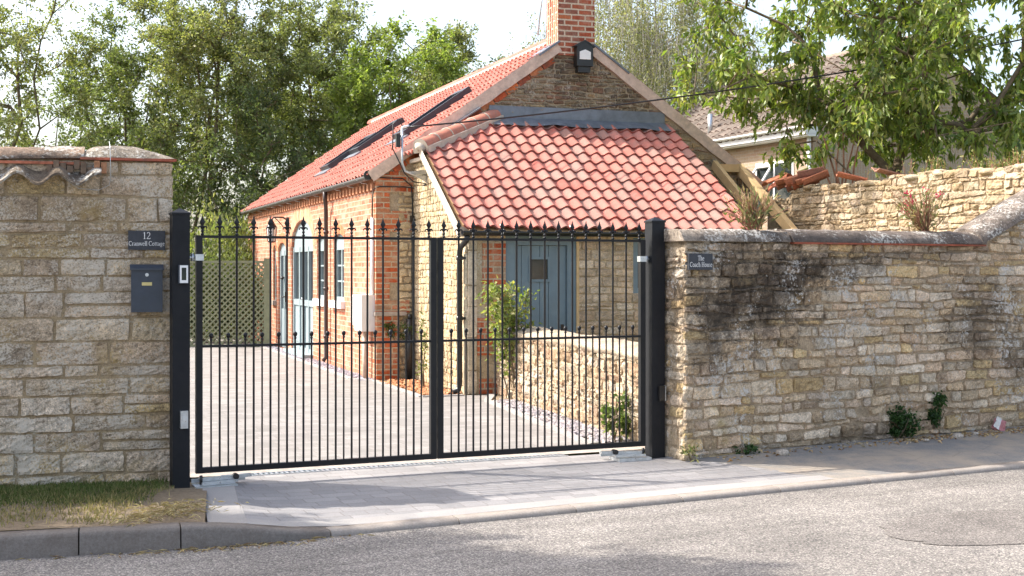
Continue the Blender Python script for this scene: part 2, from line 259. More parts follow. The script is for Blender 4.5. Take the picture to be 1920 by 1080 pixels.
# ------------------------------------------------------------------ object helpers
def tag(o, label=None, cat=None, group=None, kind=None):
    if label: o['label'] = label
    if cat: o['category'] = cat
    if group: o['group'] = group
    if kind: o['kind'] = kind
    return o
def empty(name, loc, label=None, cat=None, group=None):
    o = bpy.data.objects.new(name, None); col.objects.link(o); o.location = loc
    o.empty_display_size = 0.2
    return tag(o, label, cat, group)
def wloc(o):
    v = Vector((0, 0, 0))
    while o is not None: v += o.location; o = o.parent
    return v
class Fr:
    """a local frame: origin, u, v, n"""
    def __init__(s, O, U, V, N): s.O, s.U, s.V, s.N = Vector(O), Vector(U), Vector(V), Vector(N)
    def p(s, u, v, n=0.0): return s.O + s.U * u + s.V * v + s.N * n
class MB:
    def __init__(s): s.v = []; s.f = []; s.c = []; s.u = []; s.sm = []
    def face(s, pts, col=(0.5, 0.5, 0.5), uv=None, smooth=False):
        i = len(s.v); s.v.extend(Vector(p) for p in pts); s.f.append(tuple(range(i, i + len(pts))))
        s.c.append(col); s.u.append(uv); s.sm.append(smooth)
    def grid(s, P, col=(0.5, 0.5, 0.5), smooth=True, flip=False):
        """P[i][j] shared vertices"""
        n, m = len(P), len(P[0]); i0 = len(s.v)
        for row in P: s.v.extend(Vector(p) for p in row)
        for i in range(n - 1):
            for j in range(m - 1):
                a = i0 + i * m + j; f = (a, a + m, a + m + 1, a + 1)
                s.f.append(f[::-1] if flip else f); s.c.append(col); s.u.append(None); s.sm.append(smooth)
    def box(s, fr, u0, u1, v0, v1, n0, n1, col=(0.5, 0.5, 0.5), uv=True):
        P = lambda u, v, n: fr.p(u, v, n)
        F = [((u0, v0, n1), (u1, v0, n1), (u1, v1, n1), (u0, v1, n1)), ((u1, v0, n0), (u0, v0, n0), (u0, v1, n0), (u1, v1, n0)),
             ((u0, v0, n0), (u0, v0, n1), (u0, v1, n1), (u0, v1, n0)), ((u1, v0, n1), (u1, v0, n0), (u1, v1, n0), (u1, v1, n1)),
             ((u0, v1, n1), (u1, v1, n1), (u1, v1, n0), (u0, v1, n0)), ((u0, v0, n0), (u1, v0, n0), (u1, v0, n1), (u0, v0, n1))]
        for k, q in enumerate(F):
            U = [(a[0], a[1]) if k < 2 else ((a[2], a[1]) if k < 4 else (a[0], a[2])) for a in q]
            s.face([P(*a) for a in q], col, U)
    def beam(s, a, b, w, h, col=(0.5, 0.5, 0.5), up=(0, 0, 1)):
        a, b = Vector(a), Vector(b); d = b - a; L = d.length; d.normalize()
        x = d.cross(Vector(up)).normalized(); y = x.cross(d)
        s.box(Fr(a, d, x, y), 0, L, -w / 2, w / 2, -h / 2, h / 2, col)
    def tube(s, pts, r, seg=8, col=(0.5, 0.5, 0.5), cap=True, smooth=True):
        pts = [Vector(p) for p in pts]; rs = r if isinstance(r, (list, tuple)) else [r] * len(pts)
        rows = []; ref = None
        for i, p in enumerate(pts):
            d = (pts[min(i + 1, len(pts) - 1)] - pts[max(i - 1, 0)]).normalized()
            if ref is None: ref = Vector((0, 0, 1)) if abs(d.z) < 0.9 else Vector((1, 0, 0))
            x = d.cross(ref).normalized(); y = x.cross(d).normalized(); ref = y
            rows.append([p + (x * math.cos(2 * math.pi * k / seg) + y * math.sin(2 * math.pi * k / seg)) * rs[i] for k in range(seg)])
        i0 = len(s.v)
        for row in rows: s.v.extend(row)
        for i in range(len(rows) - 1):
            for k in range(seg):
                a = i0 + i * seg + k; b = i0 + i * seg + (k + 1) % seg
                s.f.append((a, b, b + seg, a + seg)); s.c.append(col); s.u.append(None); s.sm.append(smooth)
        if cap:
            s.f.append(tuple(i0 + k for k in range(seg))[::-1]); s.c.append(col); s.u.append(None); s.sm.append(False)
            s.f.append(tuple(i0 + (len(rows) - 1) * seg + k for k in range(seg))); s.c.append(col); s.u.append(None); s.sm.append(False)
    def lathe(s, base, prof, seg=10, col=(0.5, 0.5, 0.5)):
        b = Vector(base); i0 = len(s.v)
        for r, z in prof: s.v.extend(b + Vector((r * math.cos(2 * math.pi * k / seg), r * math.sin(2 * math.pi * k / seg), z)) for k in range(seg))
        for i in range(len(prof) - 1):
            for k in range(seg):
                a = i0 + i * seg + k; c2 = i0 + i * seg + (k + 1) % seg
                s.f.append((a, c2, c2 + seg, a + seg)); s.c.append(col); s.u.append(None); s.sm.append(True)
    def prism(s, fr, poly, n0, n1, col=(0.5, 0.5, 0.5)):
        a = [fr.p(u, v, n1) for u, v in poly]; b = [fr.p(u, v, n0) for u, v in poly]; L = len(poly)
        s.face(a, col, list(poly)); s.face(b[::-1], col, list(poly)[::-1])
        for k in range(L):
            q = (k + 1) % L; s.face([b[k], b[q], a[q], a[k]], col, [(0, poly[k][1]), (0.1, poly[q][1]), (0.1, poly[q][1] + 0.05), (0, poly[k][1] + 0.05)])
    def clip(s, planes):
        """keep the part behind each (point, normal) plane; rebuilds through bmesh"""
        me = s._mesh('tmp', Vector((0, 0, 0))); bm = bmesh.new(); bm.from_mesh(me)
        for co, no in planes:
            bmesh.ops.bisect_plane(bm, geom=bm.verts[:] + bm.edges[:] + bm.faces[:], plane_co=Vector(co), plane_no=Vector(no), clear_outer=True)
        bm.to_mesh(me); bm.free(); s.mesh = me; return s
    mesh = None
    def _mesh(s, name, off):
        me = bpy.data.meshes.new(name)
        V = np.array([tuple(v) for v in s.v], dtype=np.float64).reshape(-1, 3) - np.array(off)
        me.from_pydata(V.tolist(), [], s.f)
        n = np.array([len(f) for f in s.f])
        C = np.ones((len(s.f), 4), dtype=np.float32); C[:, :3] = np.array(s.c, dtype=np.float32)
        a = me.color_attributes.new('Col', 'FLOAT_COLOR', 'CORNER'); a.data.foreach_set('color', np.repeat(C, n, axis=0).ravel())
        if any(u is not None for u in s.u):
            ul = me.uv_layers.new(name='UVMap'); L = []
            for u, k in zip(s.u, n):
                if u is None: L.extend([(0, 0)] * int(k))
                else: L.extend(u)
            ul.data.foreach_set('uv', np.array(L, dtype=np.float32).ravel())
        me.polygons.foreach_set('use_smooth', np.array(s.sm, dtype=bool)); me.update()
        return me
    def build(s, name, mat, parent=None, loc=None, bevel=0):
        off = wloc(parent) if parent is not None else Vector(loc or (0, 0, 0))
        if s.mesh is not None:
            me = s.mesh; me.name = name; me.transform(Matrix.Translation(-off))
        else: me = s._mesh(name, off)
        o = bpy.data.objects.new(name, me); col.objects.link(o); me.materials.append(MT[mat])
        if parent is not None: o.parent = parent
        else: o.location = off
        if bevel:
            b = o.modifiers.new('bevel', 'BEVEL'); b.width = bevel; b.segments = 2; b.limit_method = 'ANGLE'; b.angle_limit = R(40)
        return o
def np_mesh(name, V, F, C, mat, parent=None, loc=(0, 0, 0)):
    """V (n,3), F (m,k) faces of equal size, C (m,3) colours"""
    off = np.array(wloc(parent) if parent is not None else Vector(loc))
    me = bpy.data.meshes.new(name); m, k = F.shape
    me.vertices.add(len(V)); me.vertices.foreach_set('co', (V - off).astype(np.float32).ravel())
    me.loops.add(m * k); me.loops.foreach_set('vertex_index', F.astype(np.int32).ravel())
    me.polygons.add(m); me.polygons.foreach_set('loop_start', np.arange(0, m * k, k, dtype=np.int32))
    me.update(calc_edges=True)
    a = me.color_attributes.new('Col', 'FLOAT_COLOR', 'CORNER')
    CC = np.ones((m, 4), dtype=np.float32); CC[:, :3] = C; a.data.foreach_set('color', np.repeat(CC, k, axis=0).ravel())
    me.materials.append(MT[mat]); o = bpy.data.objects.new(name, me); col.objects.link(o)
    if parent is not None: o.parent = parent
    else: o.location = off
    return o
def norm(a): return a / np.maximum(np.linalg.norm(a, axis=1, keepdims=True), 1e-9)
def leaves(name, C, D, N, L, W, colr, mat, parent=None, loc=(0, 0, 0), fold=0.25, curl=0.0):
    """leaf blades: two triangles-pairs folded on the midrib"""
    D = norm(D); S = norm(np.cross(N, D)); N = np.cross(D, S); L = L[:, None]; W = W[:, None]
    b = C; t = C + D * L - N * L * curl; m = C + D * L * 0.5
    l = C + D * L * 0.42 + S * W / 2 + N * W * fold; r = C + D * L * 0.42 - S * W / 2 + N * W * fold
    n = len(C); V = np.stack([b, l, t, r], 1).reshape(-1, 3); i = np.arange(n)[:, None] * 4
    F = np.concatenate([i + np.array([[0, 1, 2]]), i + np.array([[0, 2, 3]])], 0)
    return np_mesh(name, V, F, np.concatenate([colr, colr], 0), mat, parent, loc)

def stones(mb, fr, W, top, bottom, rh, sl, gap=0.012, prot=0.02, rough=0.012, pal=None, seed=1, wob=0.012, rnd=0.2, holes=(), cell=0.05, tilt=0.0, n0=0.0, keep=1.0, u_start=0.0, chamf=0.006, flat=True, jag=1.0):
    rng = random.Random(seed)
    us = [i * W / 60 for i in range(61)]
    vmin = min(bottom(u) for u in us); vmax = max(top(u) for u in us)
    v = vmin; row = 0
    wv = lambda u, k: (noise.noise(Vector((u * 1.3, k * 3.7, seed))) * wob * 2.2 + noise.noise(Vector((u * 5, k * 1.7, seed + 9))) * wob)
    while v < vmax - 0.02:
        h = rng.uniform(*rh); u = u_start - rng.uniform(0, sl[0] * 0.6); row += 1
        while u < W - 0.02:
            L = rng.uniform(*sl) * rng.choice((0.7, 1, 1, 1.25)); u0, u1 = max(u, u_start), min(u + L, W)
            if W - u1 < sl[0] * 0.4: u1 = W
            u += L
            if u1 - u0 < 0.05: continue
            split = rng.random() < 0.12 and h > 0.11
            for (a, b) in (((0, 0.5), (0.5, 1)) if split else ((0, 1),)):
                va0 = v + h * a + (wv(u0, row) if a == 0 else 0); vb0 = v + h * a + (wv(u1, row) if a == 0 else 0)
                va1 = v + h * b + (wv(u0, row + 1) if b == 1 else 0); vb1 = v + h * b + (wv(u1, row + 1) if b == 1 else 0)
                um = (u0 + u1) / 2; vm = (va0 + va1 + vb0 + vb1) / 4
                va1 = min(va1, top(u0)); vb1 = min(vb1, top(u1)); B0_, B1_ = bottom(u0), bottom(u1); B0_, B1_ = (bottom(um), bottom(um)) if abs(B0_ - B1_) > .4 else (B0_, B1_); va0 = max(va0, B0_); vb0 = max(vb0, B1_)
                if va1 - va0 < 0.03 and vb1 - vb0 < 0.03: continue
                if vm < bottom(um) + 0.01 or vm > top(um): continue
                va1 = max(va1, va0 + 0.008); vb1 = max(vb1, vb0 + 0.008)
                if any(h0 < um < h1 and h2 < vm < h3 for h0, h1, h2, h3 in holes): continue
                if rng.random() > keep: continue
                uu0, uu1 = u0, u1
                for h0, h1, h2, h3 in holes:
                    if h2 < vm < h3:
                        if uu0 < h1 < uu1 and um > h1: uu0 = h1
                        if uu0 < h0 < uu1 and um < h0: uu1 = h0
                if uu1 - uu0 < 0.04: continue
                g = gap * rng.uniform(0.35, 0.75); j = lambda: rng.uniform(-1, 1) * gap * 0.5
                c00 = (uu0 + g + j(), va0 + g + j()); c10 = (uu1 - g + j(), vb0 + g + j()); c11 = (uu1 - g + j(), vb1 - g + j()); c01 = (uu0 + g + j(), va1 - g + j())
                nu = max(5, min(14, int((uu1 - uu0) / cell) + 3)); nv = max(5, min(8, int(h * (b - a) / cell) + 3))
                bx = min(.3, 2 * chamf / (uu1 - uu0)); by = min(.35, 2 * chamf / max(h * (b - a), .03))
                pr = prot * rng.uniform(0.5, 1.35); tu, tv = rng.uniform(-tilt, tilt), rng.uniform(-tilt, tilt)
                cc = pal(rng, um, vm); sd = rng.uniform(0, 99); P = []
                for iu in range(nu + 1):
                    r_ = []
                    x = -1 if iu == 0 else (1 if iu == nu else (1 - bx) * (2 * (iu - 1) / (nu - 2) - 1))
                    for iv in range(nv + 1):
                        y = -1 if iv == 0 else (1 if iv == nv else (1 - by) * (2 * (iv - 1) / (nv - 2) - 1))
                        X = x * math.sqrt(1 - rnd * y * y * 0.5 * (1 + abs(x))) if rnd else x
                        Y = y * math.sqrt(1 - rnd * x * x * x * x)
                        a_, b_ = (X + 1) / 2, (Y + 1) / 2
                        pu = (c00[0] * (1 - a_) + c10[0] * a_) * (1 - b_) + (c01[0] * (1 - a_) + c11[0] * a_) * b_
                        pv = (c00[1] * (1 - a_) + c10[1] * a_) * (1 - b_) + (c01[1] * (1 - a_) + c11[1] * a_) * b_
                        e = max(abs(x), abs(y)); edge = 1 - 0.55 * max(abs(x) ** 5, abs(y) ** 5)
                        q = Vector((pu * 9, pv * 14, sd))
                        nz = noise.noise(q) * 0.55 + (0.25 - abs(noise.noise(q * 2.1))) * 0.9 + noise.noise(q * 5.5) * 0.30
                        hh = -0.018 if e > 0.999 else pr * edge + rough * nz + (x * tu + y * tv) * pr
                        q2 = Vector((pu * 22, pv * 22, sd * .1)); jg = .5 + .5 * e ** 3; du = (noise.noise(q2 + Vector((5, 5, 5))) * .9 + noise.noise(q2 * 2.3) * .5) * gap * jag * jg; dv = (noise.noise(q2 + Vector((9, 1, 3))) * .9 + noise.noise(q2 * 2.3 + Z * 7) * .5) * gap * jag * jg
                        r_.append(fr.p(pu + du, pv + dv, n0 + hh))
                    P.append(r_)
                mb.grid(P, cc, not flat)
        v += h
def palette(cols, jit=0.18):
    def f(rng, u, v):
        c = rng.choice(cols); k = 1 + rng.uniform(-jit, jit); w = rng.uniform(-0.03, 0.03)
        return (c[0] * k * (1 + w), c[1] * k, c[2] * k * (1 - w))
    return f
def pantiles(mb, O, U, S, N, width, length, cover=0.2, gauge=0.27, amp=0.021, seed=1, colf=None, seg=8, lip=0.030, lift=0.030):
    rng = random.Random(seed); O, U, S, N = map(Vector, (O, U, S, N))
    nc = int(math.ceil(width / cover)); nr = int(math.ceil(length / gauge))
    for j in range(nr):
        for i in range(nc):
            c = colf(rng, i, j) if colf else (0.55, 0.2, 0.13)
            ju, js, jn = rng.uniform(-.004, .004), rng.uniform(-.006, .006), rng.uniform(-.0015, .002); tw = rng.uniform(-.007, .007)
            s0 = j * gauge - 0.02 + js; s1 = min((j + 1) * gauge + 0.05, length + 0.03)
            low, upp, edge = [], [], []
            for k in range(seg + 1):
                x = k / seg; ph = 2 * math.pi * x
                n = amp * math.cos(ph + 0.5)
                ss = s0 + tw * (x - 0.5)
                pu = (i + x * 1.02) * cover + ju
                low.append(O + U * pu + S * ss + N * (n + lift + jn)); upp.append(O + U * pu + S * s1 + N * (n + 0.002))
                edge.append(O + U * pu + S * (ss + 0.004) + N * (n + lift + jn - lip))
            mb.grid([upp, low], c, True, flip=True)
            mb.grid([low, edge], (c[0] * .85, c[1] * .62, c[2] * .62), True, flip=True)  # front lip coloured darker and redder, its shade painted in
# ------------------------------------------------------------------ ground, road, pavements
V3 = lambda x, y, z=0.0: Vector((x, y, z))
Z = Vector((0, 0, 1))
GD = V3(.913, .408).normalized(); GP = V3(-.408, .913).normalized(); G0 = V3(-2.287, 9.85)
gate = lambda s, n=0.0, z=0.0: G0 + GD * s + GP * n + Z * z
def sheet(name, A, B, mat, rows=6, kind='structure', uvrot=True, bump=0.0, seed=0, uvdir=GD):
    """ground sheet spanned between two polylines of equal length"""
    mb = MB(); P = []
    ud = uvdir; vd = V3(-ud.y, ud.x)
    for k in range(rows + 1):
        f = k / rows; P.append([a.lerp(b, f) for a, b in zip(A, B)])
    for k in range(rows):
        for j in range(len(A) - 1):
            q = [P[k][j], P[k][j + 1], P[k + 1][j + 1], P[k + 1][j]]
            if bump: q = [p + Z * bump * noise.noise(Vector((p.x * 2.2, p.y * 2.2, seed))) for p in q]
            mb.face(q, uv=[(p.dot(ud), p.dot(vd)) for p in q], smooth=bump > 0)
    # consistent upward normals
    for i, f in enumerate(mb.f):
        a, b, c = (mb.v[x] for x in f[:3])
        if (b - a).cross(c - a).z < 0: mb.f[i] = f[::-1]; mb.u[i] = mb.u[i][::-1]
    o = mb.build(name, mat); return tag(o, kind=kind)
def poly_sheet(name, pts, mat, z=0.0, kind='structure', uvdir=GD):
    mb = MB(); vd = V3(-uvdir.y, uvdir.x); P = [V3(x, y, z) for x, y in pts]
    a = sum(P[i].x * P[(i + 1) % len(P)].y - P[(i + 1) % len(P)].x * P[i].y for i in range(len(P)))
    if a < 0: P = P[::-1]
    mb.face(P, uv=[(p.dot(uvdir), p.dot(vd)) for p in P]); return tag(mb.build(name, mat), kind=kind)
poly_sheet('ground', [(-900, -900), (900, -900), (900, 900), (-900, 900)], 'field', -0.22)
poly_sheet('garden_ground', [(-60, 9.0), (-4.0, 10.3), (-2.6, 10.35), (1.6, 11.7), (8, 15.8), (40, 36), (60, 140), (-60, 140)], 'field', -0.03)
KP = [(-60, -12), (-12, 5.05), (-6, 6.88), (-4.4, 7.38), (-2.99, 7.80), (-2.0, 8.095), (-1.5, 8.285), (-1.09, 8.5), (2.64, 10.47), (6, 12.25), (14, 16.5), (60, 41)]
def kerb_y(x):
    for (a, b), (c, d) in zip(KP, KP[1:]):
        if a <= x <= c: return b + (d - b) * (x - a) / (c - a)
def kerb_top(x):
    if x < -2.05: return 0.04
    if x < -1.0: return 0.04 - 0.105 * (0.5 - 0.5 * math.cos(math.pi * (x + 2.05) / 1.05))
    return -0.065
def kerb_dir(x): d = V3(1, (kerb_y(x + .15) - kerb_y(x - .15)) / .3); return d.normalized()
def kerb_pt(x, back=0.0, z=0.0):
    d = kerb_dir(x); return V3(x, kerb_y(x), z) + V3(-d.y, d.x) * back
xs = [-60, -30, -12, -6, -4.4, -2.99, -2, -1.5, -1.09, 2.64, 6, 14, 60]
sheet('road', [V3(x, (kerb_y(x) if -60 < x < 60 else (-12 if x < 0 else 41)) + 0.05, -0.10) for x in xs], [V3(x, -60, -0.10) for x in xs], 'road', 4)
# darker oval tar patch lying on the road at the right
pp = []
for k in range(120):
    a = 2 * math.pi * k / 120; r = 1 + 0.10 * noise.noise(Vector((math.cos(a) * 2, math.sin(a) * 2, 5)))
    r *= 1 + .07 * noise.noise(Vector((a * 6, 1, 1))) + .05 * noise.noise(Vector((a * 17, 1, 1))) + .03 * noise.noise(Vector((a * 41, 5, 1))); pp.append((3.2 + 0.80 * r * math.cos(a) - 0.1 * math.sin(a), 8.80 + 0.52 * r * math.sin(a) + 0.30 * math.cos(a)))
poly_sheet('road_patch', pp, 'patch', -0.096)
# kerbs: every stone a thing of its own
kx = [-5.3, -4.4, -3.45, -2.575, -2.01, -1.15, -0.35, 0.45, 1.25, 2.05, 2.85, 3.65, 4.45, 5.25, 6.05, 6.85]
for i, (a, b) in enumerate(zip(kx, kx[1:])):
    mb = MB(); n = 7; rows = []
    for k in range(n + 1):
        x = a + 0.004 + (b - a - 0.008) * k / n; t = kerb_top(x); d = kerb_dir(x); nb = V3(-d.y, d.x)
        prof = [(-0.012, -0.2), (0.0, t - 0.03), (0.008, t - 0.010), (0.03, t), (0.125, t + 0.004), (0.13, -0.2)]
        rows.append([V3(x, kerb_y(x)) + nb * (q + 0.004 * noise.noise(Vector((x * 3, q * 20, z_ * 9)))) + Z * (z_ + 0.003 * noise.noise(Vector((x * 5, q * 30, 3)))) for q, z_ in prof])
    mb.grid(rows, smooth=True, flip=True)
    mb.face(rows[0][::-1]); mb.face(rows[-1])
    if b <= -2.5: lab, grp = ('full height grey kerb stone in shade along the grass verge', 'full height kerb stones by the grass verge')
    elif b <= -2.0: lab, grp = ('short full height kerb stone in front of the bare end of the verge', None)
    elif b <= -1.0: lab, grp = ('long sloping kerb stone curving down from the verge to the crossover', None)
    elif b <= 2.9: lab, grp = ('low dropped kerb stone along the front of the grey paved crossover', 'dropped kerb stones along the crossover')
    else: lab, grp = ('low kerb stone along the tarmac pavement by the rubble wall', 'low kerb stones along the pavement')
    o = mb.build('kerb_stone', 'kerb' if b < -1 else 'kerb_sunlit', loc=V3((a + b) / 2, kerb_y((a + b) / 2), -0.1)); tag(o, lab, 'kerb', grp)
# verge of soil behind the left kerb
vx = [-14, -9, -6, -5, -4.4, -3.8, -3.4, -3.0, -2.7, -2.4, -2.2, -1.98]
vb = [V3(x, 9.98 + .3 * min(0, x + 2.54), 0.03) for x in vx]; vb[-1] = V3(-2.28, 9.98, 0.0); vb[-2] = V3(-2.36, 9.98, 0.005); vb[-3] = V3(-2.5, 9.98, 0.015)
va = [kerb_pt(x, 0.12, kerb_top(x) - 0.004) for x in vx]; va[-1] = kerb_pt(-1.86, 0.12, 0.02); va[-2] = kerb_pt(-2.1, 0.12, 0.033)
sheet('verge', va, vb, 'soil', 14, bump=0.03, seed=4)
# crossover: grey blocks with a lighter granite edging, sloping up to the drain behind the gate
def between(a, b, n): return [a.lerp(b, k / n) for k in range(n + 1)]
AF0, AF1 = kerb_pt(-1.84, 0.126), kerb_pt(2.62, 0.126)
AB0, AB1 = V3(-2.33, 10.0), gate(3.98, -0.30)
fx = [-1.84 + (2.62 + 1.84) * k / 16 for k in range(17)]
front = [kerb_pt(x, 0.126, kerb_top(x) + 0.002) for x in fx]; front[0].z = 0.0
ffx = [-1.61 + (2.62 + 1.61) * k / 16 for k in range(17)]; ffront = [kerb_pt(x, 0.126, kerb_top(x) + 0.004) for x in ffx]
front2 = [kerb_pt(x, 0.30, max(kerb_top(x), -0.065) + 0.010) for x in ffx]
back = between(gate(0.0, 0.30, 0.002), gate(4.0, 0.30, 0.002), 16)
back[-1] = V3(1.50, 11.24, 0.0); back[-2] = gate(3.88, 0.05, 0.001)
e0 = [front[0], AB0 + Z * 0.002]
poly_sheet('crossover_base', [(-2.3, 9.9), tuple(kerb_pt(-1.95, .1)[:2]), tuple(kerb_pt(2.7, .1)[:2]), tuple(gate(4.1, .6)[:2]), tuple(gate(-.3, .6)[:2])], 'concrete', -0.10)
# left border strip
L_in_f, L_in_b = kerb_pt(-1.84 + 0.24, 0.30, 0.012), V3(-2.33 + 0.21, 10.12, 0.006)
sheet('crossover_side_edging', [front[0] + Z * 0.004, front[0].lerp(AB0, 0.5) + Z * 0.004, AB0 + Z * 0.004], [kerb_pt(-1.61, 0.126, kerb_top(-1.61) + .008), kerb_pt(-1.61, 0.126, 0.0).lerp(L_in_b, 0.5), L_in_b], 'granite', 2)
sheet('crossover_front_edging', ffront, front2, 'granite', 1, uvdir=V3(.88, .47).normalized())
f3 = [kerb_pt(x, 0.298, max(kerb_top(x), -0.065) + 0.006) for x in ffx]
back[0] = L_in_b + Z * 0.0; back[1] = gate(0.3, 0.30, 0.002)
sheet('crossover_paving', f3, back, 'apron', 6)
# drain, concrete threshold and driveway
dr = empty('drain_channel', gate(1.7, 0.33), 'slotted steel drain channel set in the paving just behind the gate', 'drain')
mb = MB(); fr = Fr(gate(0.22, 0.36), GD, GP, Z); mb.box(fr, 0, 2.95, -0.055, 0.055, -0.08, -0.004); mb.build('channel', 'door_groove', dr)
mb = MB()
mb.box(fr, 0, 2.95, -0.056, -0.044, -0.004, 0.008); mb.box(fr, 0, 2.95, 0.044, 0.056, -0.004, 0.008)
for k in range(72): mb.box(fr, 0.01 + k * 0.041, 0.03 + k * 0.041, -0.044, 0.044, -0.004, 0.006)
mb.build('grating', 'galv', dr)
sheet('gate_threshold', between(gate(-0.15, 0.415, 0.003), gate(4.1, 0.415, 0.003), 6), between(gate(-0.15, 0.66, 0.003), gate(4.1, 0.66, 0.003), 6), 'concrete', 1)
TH = math.atan(0.35); LV = V3(-math.sin(TH), math.cos(TH)); EV = V3(math.cos(TH), math.sin(TH)); A0 = V3(-1.97, 19.3); L0 = V3(-0.57, 17.0)
H = lambda s, t, z=0.0: A0 + EV * s + LV * t + Z * z
drv = [gate(-2.6, 0.662), gate(-0.15, 0.662), gate(3.55, 0.662), V3(0.70, 12.35), V3(-0.27, 16.25), V3(-0.22, 17.05), V3(-0.62, 16.93), V3(-1.13, 16.72), H(-0.06, -0.15), H(-0.27, 0.3), H(-0.27, 13.5), V3(-10, 30.5), V3(-10, 20)]
poly_sheet('driveway', [(p.x, p.y) for p in drv], 'paving', 0.0)
mb = MB()
ed = [gate(3.45, 0.665), V3(0.76, 12.2), V3(0.66, 12.42), V3(-0.30, 16.2), V3(-0.25, 17.0)]
for a, b in zip(ed[1:], ed[2:]): mb.beam(V3(a.x, a.y, -0.02), V3(b.x, b.y, -0.02), 0.09, 0.07)
ed2 = [V3(-0.62, 16.90), V3(-1.13, 16.70), H(-0.06, -0.15), H(-0.30, 0.3), H(-0.30, 9.0)]
for a, b in zip(ed2, ed2[1:]): mb.beam(V3(a.x, a.y, -0.02), V3(b.x, b.y, -0.02), 0.08, 0.07)
tag(mb.build('driveway_edging', 'granite'), kind='structure')
poly_sheet('planting_bed', [(-0.66, 16.95), (-1.15, 16.75), (-2.05, 19.2), (-1.5, 19.7), (-0.4, 17.1)], 'soil', -0.006)
poly_sheet('slate_bed', [(0.86, 11.9), (-0.28, 16.22), (-0.15, 17.3), (0.0, 17.2), (1.6, 11.9)], 'soil', -0.005)
poly_sheet('gravel_strip', [tuple(H(-0.29, 0.0)[:2]), tuple(H(-0.29, 9.2)[:2]), tuple(H(0.05, 9.2)[:2]), tuple(H(0.05, 0.0)[:2])], 'soil', -0.004)
# pavement beside the rubble wall
W0 = V3(1.443, 11.2); WD = V3(.857, .514).normalized(); WN = V3(.514, -.857).normalized()
wall = lambda u, n=0.0, z=0.0: W0 + WD * u + WN * n + Z * z
px = [2.64, 3.2, 4, 5, 6, 8, 12, 20, 40]
pu = [0.03, 0.8, 1.7, 2.8, 3.9, 6.1, 10.5, 19, 40]
sheet('pavement', [kerb_pt(x, 0.126, kerb_top(x) - 0.003) for x in px], [wall(u, -0.1, 0.03 if u > .5 else 0.0) for u in pu], 'pavement', 6)

# ------------------------------------------------------------------ left boundary wall
rng = random.Random(3)
lw = empty('stone_wall', (-2.54, 9.95, 0), 'tall squared stone wall with lichen, on the left beside the gate post', 'wall')
fl = Fr((-5.2, 9.95, 0), (1, 0, 0), Z, (0, -1, 0))
mb = MB(); mb.prism(Fr((0, 0, 0), (1, 0, 0), (0, 1, 0), Z), [(-12, 9.952), (-2.54, 9.952), (-2.70, 10.36), (-12, 10.36)], -0.1, 2.40, (0.34, 0.26, 0.16)); mb.build('core', 'mortar_left', lw)
mb = MB()
pl = palette([(.48, .375, .265), (.52, .42, .30), (.42, .33, .235), (.55, .43, .28), (.56, .42, .22), (.50, .41, .31)], 0.16)
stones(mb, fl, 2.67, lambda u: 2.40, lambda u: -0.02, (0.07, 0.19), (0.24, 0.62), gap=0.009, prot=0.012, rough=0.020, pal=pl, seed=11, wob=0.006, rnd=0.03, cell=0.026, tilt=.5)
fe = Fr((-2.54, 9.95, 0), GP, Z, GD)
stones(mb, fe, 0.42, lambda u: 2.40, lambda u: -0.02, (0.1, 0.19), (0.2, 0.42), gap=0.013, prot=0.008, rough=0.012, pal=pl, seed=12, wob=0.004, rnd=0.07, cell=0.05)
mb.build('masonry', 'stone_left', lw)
def coping_sweep(mb, line, nrm, half0, half1, hgt, colr, step=0.05, flat=0.0, seed=1, amp=0.008, under=0.018, ncs=10, p=2.2):
    """line: list of points of the wall's face top; a rounded capping from n=+half0 in front to n=-half1 behind"""
    pts = []
    for a, b in zip(line, line[1:]):
        k = max(1, int((b - a).length / step)); pts += [a.lerp(b, i / k) for i in range(k)]
    pts.append(line[-1]); rows = []
    for p_ in pts:
        r = []
        w = half0 + half1
        for k in range(ncs + 1):
            x = -1 + 2 * k / ncs; n = half0 - w * (x + 1) / 2; h = hgt * (1 - abs(x) ** p) ** (1 / p)
            q = p_ + nrm * n + Z * (h + under)
            q += Z * amp * (noise.noise(q * 7 + Vector((seed, 0, 0))) + 0.6 * noise.noise(q * 19)) + nrm * amp * noise.noise(q * 6 + Vector((0, seed, 0)))
            r.append(q)
        bot = [p_ + nrm * half0, p_ - nrm * half1]
        rows.append([bot[0]] + r + [bot[1]])
    mb.grid(rows, colr, True)
    mb.face(rows[0], colr); mb.face(rows[-1][::-1], colr)
mb = MB()
coping_sweep(mb, [V3(-12, 9.95, 2.375), V3(-4.0, 9.95, 2.385), V3(-3.16, 9.95, 2.415)], V3(0, -1), 0.035, 0.46, 0.085, (.40, .28, .20), seed=2, amp=0.012, p=1.6)
mb.build('coping', 'coping', lw)
mb = MB()
rows = []
for x in np.linspace(-3.19, -2.515, 20):
    f = (x + 3.19) / 0.675; hh = 0.012 + 0.098 * max(0.0, math.sin(math.pi * min(1, f) ** .78)) ** .62
    rows.append([])
    for k in range(11):
        t = -1 + 2 * k / 10; y = 9.905 + 0.50 * (t + 1) / 2 ; h = hh * (1 - abs(t) ** 2.0) ** 0.55
        q = V3(x - f * .40 * (y - 9.905), y, 2.421 + h); rows[-1].append(q + Z * 0.008 * noise.noise(q * 9))
mb.grid(rows, (.32, .27, .21), True, flip=True)
cap = mb.build('pier_cap', 'coping', lw)
mb = MB(); mb.prism(Fr((0, 0, 2.402), (1, 0, 0), (0, 1, 0), Z), [(-3.19, 9.905), (-2.505, 9.905), (-2.70, 10.40), (-3.19, 10.40)], 0, 0.018, (.40, .12, .075)); mb.build('tile_edge', 'tile_old', cap)
mb = MB()
